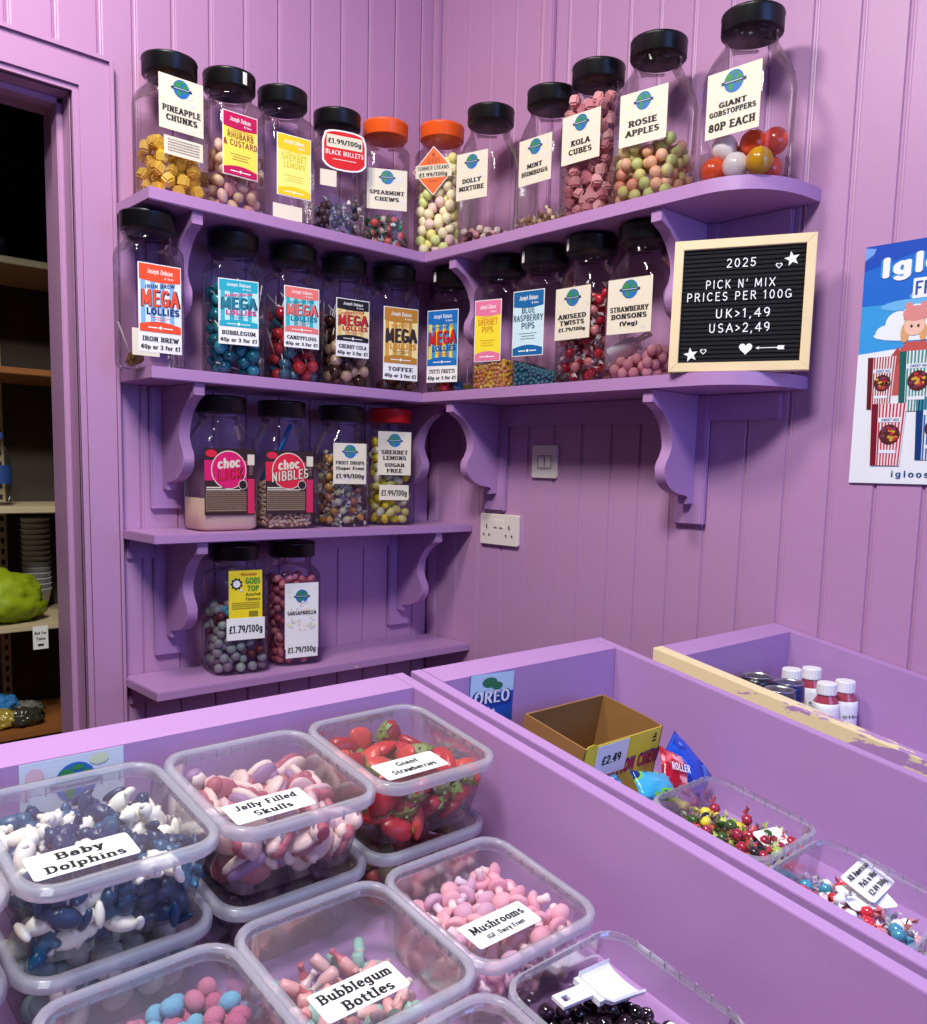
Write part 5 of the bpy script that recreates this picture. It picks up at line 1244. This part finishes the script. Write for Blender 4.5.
# ------------------------------------------------------------------ storeroom contents
M_ss = mat('cream storeroom shelf', (196, 180, 140), .6); M_br = mat('orange-brown storeroom shelf', (150, 92, 40), .6)
for i, (z, m, lab) in enumerate(((1.035, M_ss, 'topmost storeroom shelf seen through the doorway'), (.750, M_br, 'orange-brown storeroom shelf in the doorway'), (.378, M_ss, 'cream storeroom shelf holding a water bottle'), (.052, M_ss, 'cream storeroom shelf holding the green bag'), (-.250, M_br, 'lowest storeroom shelf with packets of sweets'))):
    bm = bmesh.new(); box(bm, -2.1, -.63, .52, .855, z-.018, z, .002)
    o = finish('storeroom_shelf', bm, m); tag(o, lab, 'shelf')
bm = bmesh.new()
box(bm, -.985, -.960, .845, .8595, ZF, 1.6)
for k in range(70): box(bm, -.977, -.968, .8435, .845, ZF+.03+k*.033, ZF+.045+k*.033, mi=1)
o = finish('shelf_upright', bm, [M_ss, M_ink]); tag(o, 'slotted metal shelf upright on the storeroom back wall', 'shelf upright')
t = empty('water_bottle', TR(-1.035, .62, .379), 'clear water bottle with blue label on the storeroom shelf', 'bottle')
bm = bmesh.new(); lathe(bm, [(.028, 0), (.032, .006), (.032, .12), (.026, .15), (.012, .175), (.012, .19)], 20); finish('bottle_body', bm, M_jar, t, True)
bm = bmesh.new(); lathe(bm, [(.0325, .06), (.0325, .11)], 20, cap0=False, cap1=False); finish('wrapper', bm, cm((40, 70, 130)), t, True)
bm = bmesh.new(); lathe(bm, [(.0135, .183), (.0135, .2), (.001, .2)], 16); finish('bottle_cap', bm, cm((60, 90, 160)), t)
bm = bmesh.new(); lathe(bm, [(.045, 0), (.05, .01), (.05, .1), (.03, .12)], 20)
o = finish('storage_pot', bm, cm((25, 24, 26), .5), None, True); o.matrix_world = TR(-1.12, .63, .379); tag(o, 'dark pot left of the water bottle', 'pot')
cupm = smesh('plastic cup', lambda bm: loft(bm, [at(circ(r_, 18), z_) for r_, z_ in ((.026, 0), (.040, .060), (.0425, .061), (.0425, .064), (.0395, .064), (.0255, .002))], True, True), [cm((215, 215, 215), .5)])
for k in range(14):
    o = bpy.data.objects.new('plastic_cup', cupm); C.objects.link(o); o.matrix_world = TR(-.895, .79, .053+k*.0165); tag(o, 'white plastic cup in the tall nested stack beside the green bag', 'cup', 'nested white cups')
# green bag: lumpy soft roll
def blob(name, sx, sy, sz, m, M, label, cat, amp=.12, fr=3, seed=0):
    bm = bmesh.new(); bmesh.ops.create_icosphere(bm, subdivisions=4, radius=1)
    from mathutils import noise
    for v in bm.verts:
        n = noise.noise(v.co*fr+Vector((seed, 0, 0)))*amp+noise.noise(v.co*fr*3+Vector((seed, 5, 0)))*amp*.45
        v.co = v.co*(1+n); v.co.x *= sx; v.co.y *= sy; v.co.z = max(v.co.z, -.75)*sz
    o = finish(name, bm, m, None, True); o.matrix_world = M; return tag(o, label, cat)
o = blob('soft_bag', .115, .10, .078, mat('lime bag fabric', (150, 172, 24), .5, bump=1, bscale=30), Matrix.Translation((-1.045, .625, .1125)), 'bright lime green crumpled soft bag on the storeroom shelf', 'bag', .28, 2.4, 2)
blob('soft_bag', .09, .10, .06, cm((120, 120, 118), .6), Matrix.Translation((-1.09, .64, 1.082)), 'grey bundle on the topmost storeroom shelf', 'bag', .16, 2.6, 6)
bm = bmesh.new(); box(bm, -.02, .02, -.0006, .0006, -.065, 0)
o = finish('price_card', bm, M_white); o.matrix_world = Matrix.Translation((-.970, .5185, .046)); tag(o, 'white printed note hanging on the storeroom shelf edge', 'card')
lt = flat('lettering', text_polys('Not For', 0, 0, .009, .14, .1, False, width=.032)+text_polys('Take', 0, -.016, .009, .14, .1, False, width=.025)+[rectp(-.008, .008, -.032, -.026)], 0, M_ink, o); lt.matrix_local = Matrix.Translation((0, -.001, -.024)) @ Rm(R(90), 4, 'X')
for i, (x, y, c, lab, s) in enumerate(((-1.05, .60, (170, 150, 60), 'yellow and clear packet of sweets on the lowest storeroom shelf', 1), (-1.00, .59, (60, 60, 50), 'dark packet of sweets in front on the lowest storeroom shelf', 2), (-1.09, .61, (190, 50, 40), 'red packet of sweets at the left on the lowest storeroom shelf', 3), (-1.045, .66, (60, 130, 190), 'blue topped packet at the back of the lowest storeroom shelf', 4), (-.98, .66, (120, 120, 110), 'crumpled grey packet at the right on the lowest storeroom shelf', 5))):
    blob('sweet_packet', .05, .035, .028, cm(c, .2, coat=.6), Matrix.Translation((x, y, -.226+(.03 if s == 4 else 0))), lab, 'packet', .3, 4, s)

# ------------------------------------------------------------------ light
def area(name, loc, target, sx, sy, power, col):
    l = bpy.data.lights.new(name, 'AREA'); l.shape = 'RECTANGLE'; l.size = sx; l.size_y = sy; l.energy = power; l.color = col
    o = bpy.data.objects.new(name, l); C.objects.link(o); o.location = loc
    o.rotation_euler = (Vector(target)-Vector(loc)).to_track_quat('-Z', 'Y').to_euler(); return o
area('ceiling_lamp', (-1.45, -.80, 2.05), (-.8, -.4, .6), .28, .28, 20, (1.0, .90, .84))
area('shop_lamp', (-1.85, -1.75, 2.15), (-1.5, -1.65, 0), .45, .45, 60, (.97, .97, 1.0))
area('shop_window', (-.7, -3.5, .9), (-.6, 0, .2), 1.4, 1.2, 25, (.24, .38, 1.0))
w = bpy.data.worlds.new('world'); SC.world = w; w.use_nodes = True
bg = w.node_tree.nodes['Background']; bg.inputs[0].default_value = (.82, .74, .92, 1); bg.inputs[1].default_value = .04

# ------------------------------------------------------------------ camera
cam = bpy.data.cameras.new('camera'); co = bpy.data.objects.new('camera', cam); C.objects.link(co)
yaw, pit, rol = .824680453, -.114775343, .023984079
f_ = Vector((math.cos(pit)*math.cos(yaw), math.cos(pit)*math.sin(yaw), math.sin(pit)))
r_ = f_.cross(Vector((0, 0, 1))).normalized(); u_ = r_.cross(f_)
r2 = r_*math.cos(rol)+u_*math.sin(rol); u2 = -r_*math.sin(rol)+u_*math.cos(rol)
m = Matrix.Identity(4)
for i, v in enumerate((r2, u2, -f_)): m.col[i][:3] = v
m.col[3][:3] = (-1.723, -2.029, .506)
co.matrix_world = m
cam.sensor_fit = 'HORIZONTAL'; cam.sensor_width = 36; cam.lens = 867.39*36/927
cam.shift_y = (570.137-512)/927; cam.clip_start = .02
SC.camera = co
SC.view_settings.view_transform = 'Standard'; SC.view_settings.look = 'None'; SC.view_settings.gamma = 1; SC.view_settings.use_curve_mapping = False
SC.view_settings.exposure = 0.0
SC.cycles.use_denoising = True
SC.cycles.transparent_max_bounces = 24; SC.cycles.max_bounces = 8
print('objects', len(bpy.data.objects))
